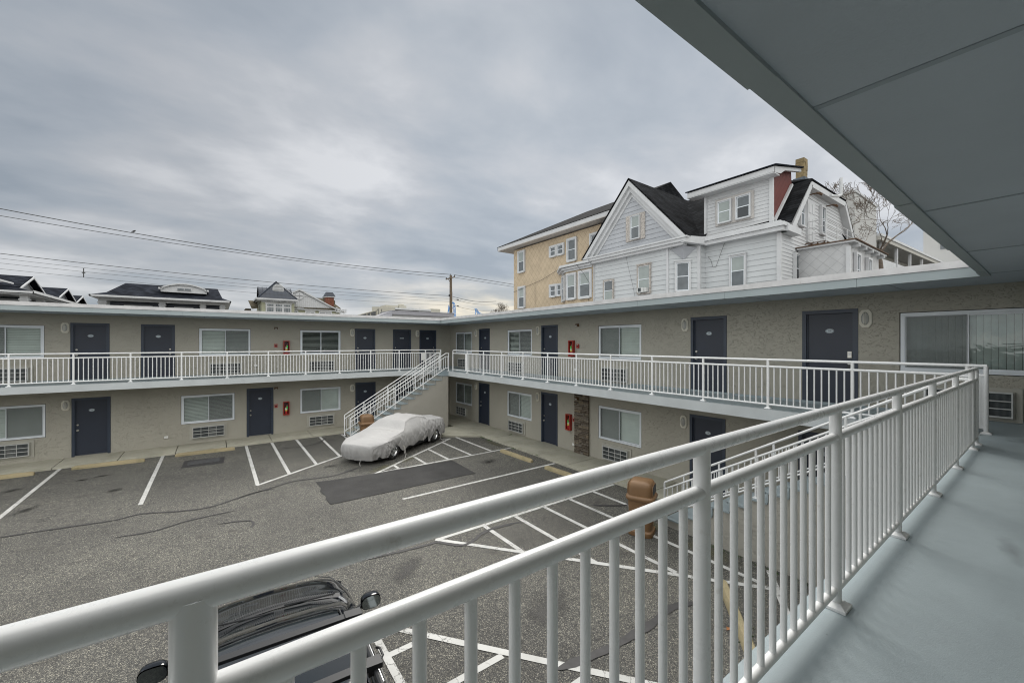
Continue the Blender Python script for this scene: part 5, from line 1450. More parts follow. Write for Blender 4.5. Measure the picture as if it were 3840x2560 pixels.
# ================================================================ white apartment building at the right, with galleries
ap = tag(empty('apartment_building'), 'plain white apartment block with stair tower and open gallery behind the bare trees', 'building')
w = MB(); w.box(48, 55.3, 11.5, 22, 0, 18.3, 0); w.box(47.9,55.4,11.4,22.1,18.3,18.52,1); wpart('stair_tower', w, ['white_render','trim'], ap)
rot = -0.046
gal = MB(); gx, gy = 55.3, 11.5
def GP(u, v, z): return (gx+u*math.cos(rot)-v*math.sin(rot), gy+u*math.sin(rot)+v*math.cos(rot), z)
def gbox(mb, u0, u1, v0, v1, z0, z1, mi=0):
    vs = [GP(u0,v0,z0),GP(u1,v0,z0),GP(u1,v1,z0),GP(u0,v1,z0),GP(u0,v0,z1),GP(u1,v0,z1),GP(u1,v1,z1),GP(u0,v1,z1)]
    mb.add(vs, [(0,3,2,1),(4,5,6,7),(0,1,5,4),(1,2,6,5),(2,3,7,6),(3,0,4,7)], mi)
gbox(gal, 0.02, 44, 1.9, 9, 0, 14.9, 0); wpart('wall', gal, ['white_render2'], ap)
gr2 = MB(); gbox(gr2, 0.02, 45, -.3, 9, 14.95, 15.35, 0); gbox(gr2, 0.02, 45, -.4, 9, 15.35, 15.6, 1)
for i in range(60): gbox(gr2, .3+.75*i, .33+.75*i, -.2, 1.9, 14.90, 14.95, 1)
wpart('roof', gr2, ['white_render2','trim'], ap)
for zf in (12.2, 9.4, 6.6):
    s_ = MB(); gbox(s_, .02, 45, 0, 1.9, zf-.25, zf, 0); gbox(s_, .02, 45, -.05, .05, zf, zf+1.0, 0); wpart('gallery', s_, ['trim'], ap)
for i in range(9):
    s_ = MB(); u = 1.5+5.2*i; gbox(s_, u-.14, u+.14, -.12, .12, 6.6, 14.95, 0); wpart('column', s_, ['trim'], ap)
for i in range(8):
    for zf in (12.2, 9.4):
        s_ = MB(); u = 3.2+5.2*i; gbox(s_, u, u+1.3, 1.86, 1.9, zf+1.0, zf+2.0, 0); gbox(s_, u-.08, u+1.38, 1.87, 1.895, zf+.92, zf+2.08, 1); wpart('window', s_, ['pane_dark','trim'], ap)
w = MB(); w.box(92, 110, 6.0, 13.4, 0, 22.5, 0); wpart('rear_block', w, ['white_render'], ap)
w = MB(); w.box(91.9, 92, 9.5, 11.5, 19.0, 20.6, 0); wpart('window', w, ['pane_mid'], ap)

# ================================================================ houses across the street, left
def poly_house(name, label): return tag(empty(name), label, 'house')
# hipped house with an arched dormer
h2 = poly_house('hipped_house', 'white porch house with a dark hipped roof and an arched dormer')
w = MB()
w.box(-8.17,.76,49.3,58,0,6.6,0); w.box(-8.17,.76,52,58,6.6,8.05,0)
w.box(-8.17,.76,49.2,49.5,7.98,8.18,0)
wpart('wall', w, ['siding_white'], h2)
for a, b in ((-8.17,-7.65),(-4.2,-3.75),(-1.2,-.78),(.35,.76)):
    w = MB(); w.box(a,b,49.2,49.6,5.0,7.98); w.box(a-.05,b+.05,49.15,49.65,7.75,7.85); wpart('porch_column', w, ['siding_white'], h2)
w = MB(); w.box(-7.6,-4.25,50.4,50.5,5,7.98,0); w.box(-3.7,-1.25,50.4,50.5,5,7.98,0); w.box(-.75,.3,50.4,50.5,5,7.98,0); wpart('porch_recess', w, ['navy_metal'], h2)
for a, b in ((-6.7,-4.75),(-3.2,-1.75)):
    w = MB(); w.box(a,b,50.28,50.4,6.0,7.75,0); n = 3 if b-a > 1.6 else 2
    for k in range(n): w.box(a+.12+(b-a-.12)*k/n, a+(b-a-.12)*(k+1)/n, 50.24,50.28,6.1,7.6,1)
    wpart('window', w, ['trim','pane_mid'], h2)
w = MB(); w.box(-8.45,1.15,48.05,60,8.18,8.24,0); w.box(-8.5,1.2,47.95,48.1,8.2,8.36,0); w.box(-8.5,-8.4,47.95,60,8.2,8.36,0); w.box(1.1,1.2,47.95,60,8.2,8.36,0); wpart('gutter', w, ['trim'], h2)
w = MB()
E0_, E1_ = (-8.6,48,8.32), (1.25,48,8.32); F0_, F1_ = (-7.55,49.5,8.76), (.25,49.5,8.76)
w.add([E0_,E1_,(.55,49.5,8.72),(-7.7,49.5,8.72)], [(0,1,2,3)]); w.add([(-7.7,49.5,8.72),(.55,49.5,8.72),(.17,53.5,10.05),(-7.0,53.5,10.05)], [(0,1,2,3)])
w.add([E0_,(-7.7,49.5,8.72),(-7.0,53.5,10.05),(-7.7,58,8.72),(-8.6,60,8.32)], [(0,1,2,3,4)]); w.add([E1_,(1.25,60,8.32),(.55,58,8.72),(.17,53.5,10.05),(.55,49.5,8.72)], [(0,1,2,3,4)])
w.add([(-7.7,58,8.72),(.55,58,8.72),(.17,53.5,10.05),(-7.0,53.5,10.05)], [(0,1,2,3)])
wpart('roof', w, ['roof_slate'], h2)
arc = [(-4.15+3.45*i/16, 9.38+.5*math.sin(PI*i/16)**.8) for i in range(17)]
w = MB(); w.prism([(x,50,z) for x, z in arc]+[(-.7,50,9.1),(-4.15,50,9.1)], (0,2.6,0)); d_ = wpart('dormer', w, ['siding_white'], h2)
w = MB()
for (a, za), (b, zb) in zip(arc[:-1], arc[1:]): w.prism([(a,49.8,za-.02),(b,49.8,zb-.02),(b,49.8,zb+.10),(a,49.8,za+.10)], (0,2.9,0))
w.box(-4.3,-4.0,49.8,52.5,9.32,9.48); w.box(-.85,-.55,49.8,52.5,9.32,9.48)
wpart('dormer_roof', w, ['trim'], d_)
w = MB(); w.box(-3.0,-1.86,49.93,50,9.28,9.55,0); w.box(-2.93,-2.46,49.90,49.93,9.32,9.5,1); w.box(-2.40,-1.93,49.90,49.93,9.32,9.5,1); wpart('window', w, ['trim','pane_mid'], d_)

# gabled house row at the far left
h1 = poly_house('gabled_house', 'white house with three dark gables stepping down at the left edge')
w = MB(); w.box(-22,-10.9,42.6,60,0,8.0,0); wpart('wall', w, ['siding_white'], h1)
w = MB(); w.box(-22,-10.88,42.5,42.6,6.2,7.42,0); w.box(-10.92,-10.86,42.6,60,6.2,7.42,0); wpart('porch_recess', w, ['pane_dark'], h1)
for x, y in ((-10.4,40.6),(-12.9,40.6),(-10.4,43.6),(-10.4,46.8),(-10.4,50.2),(-10.4,54)):
    w = MB(); w.box(x,x+.38,y,y+.38,4,7.44); w.box(x-.04,x+.42,y-.04,y+.42,7.1,7.2); wpart('porch_column', w, ['siding_white'], h1)
w = MB()   # roof over the porch: eave along the front, hip, eave running back
w.add([(-22,40,7.68),(-9.65,40,7.64),(-10.85,41.2,8.05),(-22,41.2,8.1)], [(0,1,2,3)]); w.add([(-9.65,40,7.64),(-9.65,62,7.75),(-10.85,62,8.1),(-10.85,41.2,8.05)], [(0,1,2,3)])
wpart('porch_roof', w, ['roof_slate'], h1)
w = MB(); w.box(-22,-9.6,39.9,40.0,7.53,7.66); w.box(-9.65,-9.55,39.9,62,7.53,7.70); w.box(-22,-9.7,40.1,40.8,7.44,7.50); w.box(-10.9,-9.7,40.8,62,7.44,7.50)
wpart('gutter', w, ['trim'], h1)
for ya, za, yl, zl, yr, zr, dep in ((43.22,8.98,40.85,8.0,45.7,8.0,11), (51.54,9.05,49.0,8.1,54.0,8.1,11), (56.36,8.86,54.2,8.1,58.3,8.1,11)):
    w = MB(); w.poly([(-10.87,yl+.15,zl),(-10.87,yr-.15,zr),(-10.87,ya,za-.12)]); wpart('gable_wall', w, ['siding_white'], h1, fix=False)
    w = MB()
    for y_, z_ in ((yl,zl),(yr,zr)): w.prism([(-10.45,ya,za),(-10.45,y_,z_),(-10.45-dep,y_,z_),(-10.45-dep,ya,za)], (0,0,-.07))
    wpart('roof', w, ['roof_slate'], h1)
    w = MB()
    for y_, z_ in ((yl,zl),(yr,zr)): w.prism([(-10.42,ya,za-.02),(-10.42,y_,z_-.02),(-10.42,y_,z_-.14),(-10.42,ya,za-.15)], (.05,0,0)); w.prism([(-10.85,ya,za-.12),(-10.85,y_,z_-.10),(-10.85,y_,z_-.18),(-10.85,ya,za-.22)], (.03,0,0))
    wpart('bargeboard', w, ['trim'], h1)
    if za > 8.9:
        w = MB(); w.prism([(-10.86,ya+.17*math.cos(2*PI*i/16),za-.42+.20*math.sin(2*PI*i/16)) for i in range(16)], (.03,0,0)); wpart('vent', w, ['trim_grey'], h1)
w = MB(); w.prism([(-13.5,40.7,9.15),(-10.75,40.7,8.25),(-10.75,40.7,8.14),(-13.5,40.7,9.0)], (0,.3,0)); w.poly([(-13.4,40.85,9.0),(-11.05,40.85,8.25),(-13.4,40.85,7.95)]); wpart('front_gable', w, ['trim'], h1, fix=False)

# sage green house with the navy metal turret roof and brick chimney
h3 = poly_house('turret_house', 'sage green house with a navy metal turret roof, white board gable and brick chimney')
w = MB()
w.box(3.91,6.99,50,56,0,8.75,0)
w.box(6.99,11.98,51.2,60,0,8.2,0)
z = 5.0
wpart('wall', siding([(0,5),(3.08,5),(3.08,8.75),(0,8.75)], (3.91,49.99), (1,0), (0,-1), step=.14, lip=.012, mb=w), ['green_siding'], h3, fix=False)
w = MB(); w.box(3.5,7.15,49.55,56,8.75,8.82); w.box(3.36,7.28,49.42,56,8.84,9.0); w.box(3.9,7.0,49.9,50,8.6,8.75)
for x in (4.3,4.95,5.6,6.25): w.box(x-.04,x+.04,49.6,50,8.66,8.76)
wpart('eaves', w, ['trim'], h3)
w = MB(); w.add([(3.55,49.5,9.02),(7.25,49.5,9.02),(5.33,50.7,10.95),(3.55,56,9.02),(7.25,56,9.02),(5.33,54,10.95)], [(0,1,2),(0,2,5,3),(1,4,5,2)])
for s, e in (((3.55,49.47,9.05),(5.33,50.67,10.98)), ((7.25,49.47,9.05),(5.33,50.67,10.98))): w.bar(s, e, .09, .07)
arcp = [(52.2-1.25*math.cos(PI*i/12), 9.2+1.22*math.sin(PI*i/12)) for i in range(13)]
w.prism([(3.72,y,z) for y, z in arcp], (3.18,0,0))
for i in range(9): w.prism([(3.72+.39*i,y*1.0+(-.0),z+.02) for y, z in [(52.2-1.28*math.cos(PI*k/12), 9.2+1.25*math.sin(PI*k/12)) for k in range(13)]], (.03,0,0))
for i in range(1,10):
    x = 3.55+.37*i; t_ = 1-abs(x-5.33)/1.85; w.bar((x,49.47,9.03),(x if False else x+(5.33-x)*0,49.5+1.2*t_,9.02+1.93*t_),.025,.03)
wpart('turret_roof', w, ['navy_metal'], h3)
w = MB(); w.prism([(4.92,50.05,9.25),(5.98,50.05,9.30)]+[(5.45+.53*math.cos(PI*i/14),50.05,10.1+.52*math.sin(PI*i/14)) for i in range(15)], (0,.5,0)); v_ = wpart('louvre_vent', w, ['siding_white'], h3)
w = MB()
for i in range(14): zz = 9.32+.095*i; hw = .48 if zz < 10.1 else .53*math.sqrt(max(.02,1-((zz-10.1)/.52)**2))-.04; w.box(5.45-hw,5.45+hw,50.0,50.05,zz,zz+.05)
wpart('louvres', w, ['trim'], v_)
w = MB(); w.box(4.27,6.69,49.90,49.99,7.3,8.5); 
for k in range(3):
    x = 4.42+.79*k; w.box(x,x+.56,49.87,49.90,8.22,8.40,1); w.box(x,x+.56,49.87,49.90,7.35,8.06,1)
    for q in (.14,.42): w.box(x+q-.01,x+q+.01,49.86,49.87,7.35,8.4,0)
    w.box(x,x+.56,49.86,49.87,7.92,7.94,0)
w.box(4.2,6.75,49.85,49.99,8.48,8.56)
wpart('window', w, ['trim','pane_mid'], h3)
w = MB(); w.poly([(6.99,51.2,8.30),(11.33,51.2,8.42),(7.66,51.2,10.35),(6.99,51.2,9.95)])
for i in range(22): w.box(7.1+.2*i,7.13+.2*i,51.17,51.2,8.35,max(8.5, 10.2-.535*(7.1+.2*i-7.66) if 7.1+.2*i > 7.66 else 10.1),0)
wpart('gable_wall', w, ['siding_white'], h3, fix=False)
w = MB(); w.prism([(7.68,51.0,10.40),(11.7,51.0,8.28),(11.7,51.0,8.16),(7.66,51.0,10.22)], (0,.3,0)); w.prism([(7.68,51.0,10.40),(6.9,51.0,9.98),(6.9,51.0,9.84),(7.66,51.0,10.24)], (0,.3,0)); w.prism([(7.0,51.0,8.30),(7.5,51.0,8.2),(11.65,51.0,8.15),(11.65,51.0,8.02),(7.4,51.0,8.04),(7.0,51.0,8.12)], (0,.25,0)); w.box(11.5,12.5,51.0,51.3,7.9,8.1)
w.prism([(11.5,50.9,8.55),(12.5,50.9,8.05),(12.5,50.9,7.93),(11.5,50.9,8.4)], (0,.2,0)); w.box(6.99,12.0,51.1,51.2,7.2,7.3)
wpart('trim', w, ['trim'], h3)
w = MB(); w.lathe([(.31,0),(.40,0),(.40,.04),(.31,.04)], 24); m_ = w.mesh('round_window', ['trim']); m_.transform(Matrix.Translation((7.68,51.14,9.62))@Matrix.Rotation(PI/2,4,'X'))
rw_ = put('round_window', m_, h3)
w = MB(); w.lathe([(.0,0),(.32,0),(.32,.02)], 24, 0); m_ = w.mesh('pane', ['pane_mid']); m_.transform(Matrix.Translation((7.68,51.15,9.62))@Matrix.Rotation(PI/2,4,'X')); put('pane', m_, rw_)
w = MB(); w.box(7.37,7.99,51.10,51.12,9.60,9.64); w.box(7.66,7.70,51.10,51.12,9.31,9.93); wpart('glazing_bars', w, ['trim'], rw_)
w = MB(); w.prism([(9.0,54,9.75),(11.3,54,9.70),(12.1,51.1,8.35),(11.2,51.1,8.5)], (0,0,.06)); w.prism([(11.2,54,9.9),(10.6,54,9.9),(11.2,51.5,8.6),(12.1,52,8.4)], (0,0,.06)); w.prism([(2.9,53,8.9),(3.7,53,8.9),(3.7,51,8.0),(3.1,51,7.9)], (0,0,.06)); w.box(2.6,3.1,52,56,7.4,8.0)
w.prism([(7.0,51.1,8.32),(11.4,51.1,8.32),(11.4,50.9,8.22),(7.0,50.9,8.22)], (0,0,.03)); w.prism([(9.0,53.9,9.66),(12.05,53.9,9.6),(12.1,53.9,8.3),(8.5,53.9,8.3)], (0,.1,0))
wpart('roof', w, ['roof_brown'], h3)
w = MB(); w.box(10.5,11.4,51.5,52.3,8.0,9.72,0); w.box(10.42,11.5,51.4,52.4,9.70,9.80,1); c_ = wpart('chimney', w, ['brick','trim'], h3)
w = MB(); w.add([(10.35,51.35,9.82),(11.55,51.35,9.82),(11.55,52.4,9.82),(10.35,52.4,9.82),(10.6,51.6,10.32),(11.3,51.6,10.32),(11.3,52.2,10.32),(10.6,52.2,10.32)], [(0,3,2,1),(4,5,6,7),(0,1,5,4),(1,2,6,5),(2,3,7,6),(3,0,4,7)]); wpart('chimney_cap', w, ['navy_metal'], c_)
for a, b in ((7.0,7.45),(8.3,9.2),(9.75,11.0)):
    w = MB(); w.box(a-.08,b+.08,51.08,51.19,6.8,7.98); w.box(a+.03,(a+b)/2-.03,51.05,51.08,6.9,7.8,1); w.box((a+b)/2+.03,b-.03,51.05,51.08,6.9,7.8,1); wpart('window', w, ['trim','pane_dark'], h3)

# distant hotel block
ho = tag(empty('hotel_block'), 'distant cream concrete hotel with plant rooms on its roof', 'building')
w = MB(); w.box(50.85,54.9,150,158,0,17.9); w.prism([(50.85,150,0),(50.85,150,17.9),(48.1,156,18.2),(48.1,156,0)], (0.02,.1,0)); w.box(69.6,73.6,149.8,156,0,18.1); wpart('wall', w, ['cream'], ho)
w = MB(); w.box(54.9,69.6,152,160,0,16.7,0); w.box(54.9,69.6,151,152,15.0,16.3,0); w.box(54.9,69.6,149.9,160,17.1,17.75,1); wpart('wall', w, ['cream','trim'], ho)
w = MB(); w.box(54.9,69.6,151.9,152,16.3,17.1,0); wpart('window_band', w, ['pane_dark'], ho)
w = MB(); w.prism([(48.1,150.2,0),(48.1,150.2,16.55),(41.3,150,14.45),(38,150,13.4),(38,150,0)], (0,.6,0)); w.prism([(48.3,149.9,16.35),(48.3,149.9,16.7),(38,149.9,13.45),(38,149.9,13.2)], (0,.3,0)); w.prism([(50.85,149.9,0),(50.85,149.9,17.85),(48.1,149.9,17.3),(48.1,149.9,0)], (0,.2,0)); wpart('wing', w, ['cream'], ho)
for a_, b_ in ((42.2,44.2),(44.7,45.5),(46.0,47.6)):
    w = MB(); w.prism([(a_,149.85,12),(b_,149.85,12),(b_,149.85,14.2+(b_-41.3)*.30),(a_,149.85,14.2+(a_-41.3)*.30)], (0,.05,0)); wpart('window', w, ['pane_dark'], ho)
for a_ in (48.5,49.7):
    w = MB(); w.box(a_,a_+.15,149.8,149.9,12,17.0); wpart('window', w, ['pane_dark'], ho)
w = MB(); w.box(52,56.7,152,158,17.7,18.8); w.box(57.4,60.2,152,157,17.5,18.9); w.lathe([(1.2,18.9),(1.25,19.3),(1.0,19.6),(.2,19.7)], 16, 0, (58.8,154)); wpart('plant_room', w, ['cream'], ho)

# roof top structure of the left wing, behind the corner
w = MB(); w.box(9.54,14.2,26.6,29,6.21,6.45,0); w.prism([(9.54,26.6,6.21),(9.54,26.6,6.45),(9.2,27.5,6.24),(8.9,27.6,6.12),(8.9,27.6,5.5),(9.54,26.6,5.5)], (0,1.4,0), 0); w.box(9.56,13.9,27,28.9,5.5,6.21,1); w.box(9.5,14.22,26.55,29,6.45,6.47,2); w.box(14.21,15.6,27,29,5.5,5.7,1)
w.tube([(11.9,27.5,6.47),(11.9,27.5,6.85)], .018, 6, 1)
wpart('roof_penthouse', w, ['grey_render','white_render','flat_roof'], motel)
for x, y in ((-.3,26),(.15,27),(-3.9,24),(-1.8,25)):
    w = MB(); w.cyl((x,y,5.45),(x,y,5.72),.05,None,10); w.cyl((x,y,5.72),(x,y,5.76),.08,None,10); wpart('roof_vent', w, ['lead'], motel)

# roller coaster, two lattice pieces far away
def lattice(mb, pts, w=1.0, r=.12):
    for k in range(len(pts)-1):
        a, b = Vector(pts[k]), Vector(pts[k+1]); s = Vector((w/2,0,0))
        mb.tube([a-s,b-s], r, 5); mb.tube([a+s,b+s], r, 5); mb.tube([a-s,b+s], r*.6, 4); mb.tube([a+s,b-s], r*.6, 4); mb.tube([a-s,a+s], r*.6, 4)
rc = tag(empty('roller_coaster'), 'bright blue roller coaster hump directly behind the utility pole', 'roller coaster')
w = MB(); lattice(w, [(61.9,120,12.5),(62.1,120,14.4),(62.5,120,16.2),(63.1,120,17.4),(63.7,120,17.9),(64.1,120,17.2),(64.3,120,15.8),(64.4,120,14.3),(64.4,120,12.5)], .5, .09); wpart('track', w, ['blue_steel'], rc)
w = MB(); lattice(w, [(64.0,121,12.0),(64.0,121,13.6),(64.0,121,15.2),(63.9,121,16.8)], .7, .08); w.tube([(61.9,121,12),(62.6,121,17)], .1, 5); wpart('support', w, ['blue_steel'], rc)
rc = tag(empty('roller_coaster.001'), 'small blue end of a roller coaster track left of the yellow house', 'roller coaster')
w = MB(); lattice(w, [(72.4,120,16.2),(72.9,120,15.5),(73.4,120,14.7),(73.9,120,14.0),(74.6,120,13.4)], .8, .10); wpart('track', w, ['blue_steel'], rc)
w = MB(); w.tube([(72.25,120,12.0),(72.3,120,16.0)], .12, 5); w.tube([(73.0,120,15.3),(75.2,120,14.3)], .1, 5); wpart('support', w, ['blue_steel'], rc)

# ================================================================ utility pole and lines
up = tag(empty('utility_pole', (19.68, 37.6, 0)), 'weathered wooden utility pole with a short tilted cross arm', 'utility pole')
w = MB(); w.tube([(0.04,0,0),(0.02,0,6),(0,0,11.3)], [.19,.16,.125], 14); put('pole', w.mesh('pole', ['wood_pole'], True, 60), up)
w = MB(); w.bar((-.62,-.12,10.80),(.42,-.12,11.16),.10,.11); w.tube([(-.35,-.1,10.86),(0,-.14,10.35)], .025, 6); put('cross_arm', w.mesh('cross_arm', ['wood_pole']), up)
for x, z in ((-.58,10.83),(.36,11.16),(0,11.25)):
    w = MB(); w.lathe([(.03,z+.03),(.055,z+.06),(.04,z+.11),(.055,z+.15),(.03,z+.2)], 10, 0, (x,-.12 if x else 0)); put('insulator', w.mesh('insulator', ['lead'], True), up)
w = MB(); w.tube([(.16,.0,9.6),(.16,0,7.0)], .02, 6); w.box(-.2,-.1,-.1,.1,9.1,9.3); put('hardware', w.mesh('hardware', ['iron']), up)
def wire(name, label, pts, r):
    w = MB(); w.tube(pts, r, 5); o = put(name, w.mesh(name, ['wire'], True)); tag(o, label, 'power line', 'overhead lines from the utility pole'); return o
def curve(p0, p1, p2, x0, x1, n=24):
    """parabola through three (x, z) points, sampled on y = 37.6"""
    (a, za), (b, zb), (c, zc) = p0, p1, p2; out = []
    for i in range(n+1):
        x = x0+(x1-x0)*i/n
        z = za*(x-b)*(x-c)/((a-b)*(a-c))+zb*(x-a)*(x-c)/((b-a)*(b-c))+zc*(x-a)*(x-b)/((c-a)*(c-b))
        out.append((x, 37.5, z))
    return out
for p0, p1, p2, r, s_ in [((-10.39,12.27),(2.92,11.34),(19.62,11.36),.024,'topmost overhead line left of the pole, the one carrying the bird'), ((-10.39,11.85),(-1.16,11.30),(19.16,11.02),.018,'second overhead line, just below the one carrying the bird'),
                          ((-10.39,9.60),(3.67,9.13),(19.79,9.16),.018,'third overhead line from the top, left of the pole'), ((-10.39,9.31),(3.67,8.80),(19.9,8.85),.009,'thin overhead line at the top of the small spacer bracket'),
                          ((-10.39,9.03),(3.67,8.57),(19.9,8.53),.009,'thin overhead line through the middle of the small spacer bracket'), ((-10.39,8.69),(1.63,8.22),(19.9,8.17),.009,'thin overhead line at the foot of the small spacer bracket')]:
    wire('power_line', s_, curve(p0, p1, p2, -34, 19.65), r)
for a, b, r, s_ in [((20.0,37.5,11.36),(25.5,30,10.3),.024,'topmost overhead line right of the pole'), ((20.0,37.5,11.1),(25.5,30,9.9),.018,'second overhead line from the top, right of the pole'),
                    ((19.85,37.5,9.09),(25.3,37.5,8.94),.020,'third overhead line from the top, right of the pole'), ((19.85,37.5,8.85),(25.3,37.5,8.62),.014,'overhead line right of the pole carrying the upper black damper'), ((19.85,37.5,8.2),(25.3,37.5,7.94),.014,'overhead line right of the pole carrying the lower black damper')]:
    A, B = Vector(a), Vector(b); pts = [tuple(A.lerp(B, i/10)-Vector((0,0,.25*math.sin(PI*i/10)))) for i in range(11)]
    if a[2] > 11: pts = [(a[0]+(32-a[0])*i/10, 37.5, a[2]-(.42*(i/10)*12/5.3*.55)) for i in range(11)]
    wire('power_line', s_, pts, r)
for x, z in ((20.45,8.82),(20.45,8.17)):
    w = MB(); w.cyl((x-.11,37.5,z),(x+.11,37.5,z-.01),.045,None,8); o = put('line_damper', w.mesh('line_damper', ['wire'])); tag(o, 'small black damper on the '+('upper' if z > 8.5 else 'lower')+' thin line right of the pole', 'line damper')
w = MB(); w.box(-6.90,-6.86,37.44,37.5,8.52,9.1); w.box(-6.96,-6.8,37.43,37.48,8.78,8.84)
tag(put('line_bracket', w.mesh('line_bracket', ['wire'])), 'short vertical spacer bracket joining the thin lines above the left skyline', 'bracket')
bd = MB(); bd.tube([(-.13,0,.03),(-.06,0,.05),(0,0,.085),(.05,0,.12),(.08,0,.15),(.11,0,.145)], [.012,.035,.06,.045,.035,.008], 10); bd.tube([(0,0,.05),(0,0,0)], .01, 4)
tag(put('perched_bird', bd.mesh('perched_bird', ['feather'], True), None, (-4.5,37.5,11.80)), 'small dark bird perched on the topmost line', 'bird')

# ================================================================ bare trees
def tree(name, label, loc, h, seed, spread=.55, depth=6, trunk_r=.16, lean=(0,0), stem=0):
    rs = random.Random(seed); t = tag(empty(name, loc), label, 'tree')
    tk = MB(); cr = MB()
    def grow(p, d, L, r, lev):
        n = 4; pts = [p]; q = p; dd = d
        for i in range(n):
            dd = (dd+Vector((rs.gauss(0,.13), rs.gauss(0,.13), rs.gauss(.03,.09)))).normalized(); q = q+dd*L/n; pts.append(q)
        rr = [max(.011, r*(1-.38*i/n)) for i in range(n+1)]
        (tk if lev < 2 else cr).tube(pts, rr, 7 if lev < 2 else (5 if lev < 4 else 3), cap=lev < 3)
        if lev >= depth: return
        kids = rs.choice((2, 2, 3)) if lev < depth-2 else rs.choice((2, 3, 3))
        for k in range(kids):
            a = rs.uniform(0, 2*PI); s = rs.uniform(.45, .95)*spread*1.35
            base = pts[-1] if k < 2 else pts[rs.choice((2, 3))]
            o = dd.orthogonal().normalized(); o.rotate(Matrix.Rotation(a, 3, dd))
            nd = (dd*math.cos(s)+o*math.sin(s)+Vector((0,0,.10))).normalized()
            grow(base, nd, L*rs.uniform(.66,.86), rr[-1]*rs.uniform(.6,.8), lev+1)
    if stem: tk.tube([(0,0,0),(lean[0]*stem*.3,lean[1]*stem*.3,stem*.5),(0,0,stem)], [trunk_r*1.5, trunk_r*1.2, trunk_r], 9)
    grow(Vector((0,0,stem)), Vector((lean[0], lean[1], 1)).normalized(), h*.30, trunk_r, 0)
    put('trunk', tk.mesh('trunk', ['twig'], True, 180, fix=False), t); put('branches', cr.mesh('branches', ['twig'], True, 180, fix=False), t)
tree('bare_tree', 'bare tree with wide spreading twigs in front of the white gallery', (39.8,8.0,0), 6.9, 11, .60, 8, .17, (.15,.05), 8.8)
tree('bare_tree.001', 'bare tree with thin branches against the white stair tower', (40.9,9.7,0), 8.0, 5, .62, 8, .15, (-.10,.05), 8.0)
tree('bare_tree.002', 'bare tree tips just above the roof line, left of the yellow house', (42.8,61.9,0), 5.0, 21, .75, 7, .09, (0,0), 6.4)
tree('bare_tree.003', 'tiny bare tree far off, left of the distant hotel', (35,150,0), 5.5, 3, .6, 5, .12, (0,0), 11.2)

# ================================================================ camera, sky, sun
cam = bpy.data.cameras.new('camera'); co = bpy.data.objects.new('camera', cam); COL.objects.link(co)
co.location = (0, 0, 4.25); co.rotation_euler = (PI/2, 0, math.atan2(.8066, .5911)-PI/2)
cam.sensor_width = 36; cam.lens = 1517/3840*36; cam.shift_y = 7/3840; cam.clip_start = .02; cam.clip_end = 2000
SC.camera = co

SUN_EL, SUN_AZ = 42.0, math.atan2(.788, .616)
wd_ = bpy.data.worlds.new('World'); SC.world = wd_; wd_.use_nodes = True
nt = wd_.node_tree; bgn = nt.nodes['Background']; bgn.inputs['Strength'].default_value = 0.10
sky = nt.nodes.new('ShaderNodeTexSky'); sky.sky_type = 'NISHITA'; sky.sun_disc = False
sky.sun_elevation = R(SUN_EL); sky.sun_rotation = PI/2-SUN_AZ; sky.air_density = 1.0; sky.dust_density = 0.5
tc = nt.nodes.new('ShaderNodeTexCoord'); sp = nt.nodes.new('ShaderNodeSeparateXYZ'); nt.links.new(tc.outputs['Generated'], sp.inputs[0])
zz = mth(nt, 'MAXIMUM', sp.outputs[2], 0.0)
den = mth(nt, 'ADD', zz, 0.16)
cx_ = mth(nt, 'DIVIDE', sp.outputs[0], den); cy_ = mth(nt, 'DIVIDE', sp.outputs[1], den)
cbn = nt.nodes.new('ShaderNodeCombineXYZ'); nt.links.new(cx_, cbn.inputs[0]); nt.links.new(cy_, cbn.inputs[1])
mp = nt.nodes.new('ShaderNodeMapping'); mp.inputs['Rotation'].default_value = (0, 0, R(20)); mp.inputs['Scale'].default_value = (.75, 1.0, 1); mp.inputs['Location'].default_value = (1.3, 4.2, 0)
nt.links.new(cbn.outputs[0], mp.inputs[0])
n1 = noise_tex(nt, mp.outputs[0], .95, 6, .47, .25)
n2 = noise_tex(nt, mp.outputs[0], 2.6, 5, .55, .2)
cl = mth(nt, 'ADD', mth(nt, 'MULTIPLY', n1, .72), mth(nt, 'MULTIPLY', n2, .28))
ccol = ramp(nt, cl, [(.38, (1.45,1.65,1.90)), (.46, (1.80,1.98,2.21)), (.53, (2.22,2.33,2.50)), (.61, (3.05,3.12,3.25))])
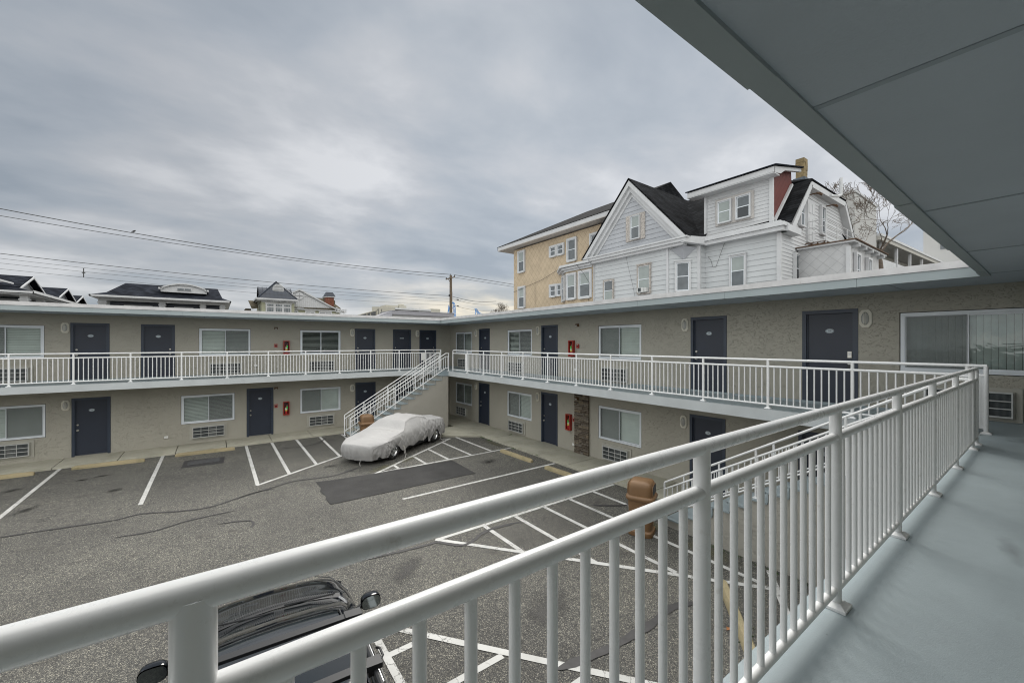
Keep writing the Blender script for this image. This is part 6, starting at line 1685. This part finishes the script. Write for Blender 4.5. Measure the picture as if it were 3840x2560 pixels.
# unseen sky overhead and behind the camera brightened as added fill light
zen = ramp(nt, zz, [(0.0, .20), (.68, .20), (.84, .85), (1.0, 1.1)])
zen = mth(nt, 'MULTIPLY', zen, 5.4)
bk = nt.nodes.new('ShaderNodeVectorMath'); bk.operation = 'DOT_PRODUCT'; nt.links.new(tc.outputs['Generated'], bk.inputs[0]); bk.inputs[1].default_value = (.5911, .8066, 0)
zen = mth(nt, 'MAXIMUM', zen, mth(nt, 'MULTIPLY', ramp(nt, mth(nt, 'MULTIPLY_ADD', bk.outputs['Value'], .5, .5), [(.45, 1.0), (.72, .27)]), 4.2))  # rear sky raised out of view, added to light the facades
warmth = ramp(nt, mth(nt, 'MULTIPLY', zen, .2), [(.2, (1,1,1)), (.45, (1.06,1.0,.90))])
dotn = nt.nodes.new('ShaderNodeVectorMath'); dotn.operation = 'DOT_PRODUCT'; nt.links.new(tc.outputs['Generated'], dotn.inputs[0])
dotn.inputs[1].default_value = (math.cos(R(24))*math.cos(R(32)), math.cos(R(24))*math.sin(R(32)), math.sin(R(24)))
glow = ramp(nt, dotn.outputs['Value'], [(.55, .8), (.97, 1.0)])
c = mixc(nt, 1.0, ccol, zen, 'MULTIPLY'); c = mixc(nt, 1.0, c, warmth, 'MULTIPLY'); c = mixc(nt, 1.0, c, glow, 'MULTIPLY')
# warm break in the cloud low over the far corner
d2 = nt.nodes.new('ShaderNodeVectorMath'); d2.operation = 'DOT_PRODUCT'; nt.links.new(tc.outputs['Generated'], d2.inputs[0]); d2.inputs[1].default_value = (.525, .845, .08)
wm = mth(nt, 'MULTIPLY', ramp(nt, d2.outputs['Value'], [(.955, 0.0), (.998, 1.0)]), ramp(nt, zz, [(.05, 1.0), (.17, 0.0)]))
wm = mth(nt, 'MULTIPLY', wm, ramp(nt, n2, [(.38, .35), (.6, 1.0)]))
c = mixc(nt, wm, c, (5.0, 4.4, 3.4))
c = mixc(nt, 0.03, c, sky.outputs[0])
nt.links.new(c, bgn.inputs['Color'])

sl_ = bpy.data.lights.new('sun', 'SUN'); so = bpy.data.objects.new('sun', sl_); COL.objects.link(so)
sl_.energy = 1.3; sl_.angle = R(28); sl_.color = (1.0, .96, .90)
dirv = Vector((math.cos(SUN_AZ)*math.cos(R(SUN_EL)), math.sin(SUN_AZ)*math.cos(R(SUN_EL)), math.sin(R(SUN_EL))))
so.rotation_euler = (-dirv).to_track_quat('-Z', 'Y').to_euler(); so.location = (0, 0, 40)

vs = SC.view_settings; vs.view_transform = 'Standard'; vs.look = 'None'; vs.exposure = 1.15; vs.gamma = 1.0
SC.render.engine = 'CYCLES'
SC.cycles.filter_width = 1.1; SC.cycles.max_bounces = 8; SC.cycles.diffuse_bounces = 4; SC.cycles.glossy_bounces = 4; SC.cycles.transparent_max_bounces = 12; SC.cycles.transmission_bounces = 4
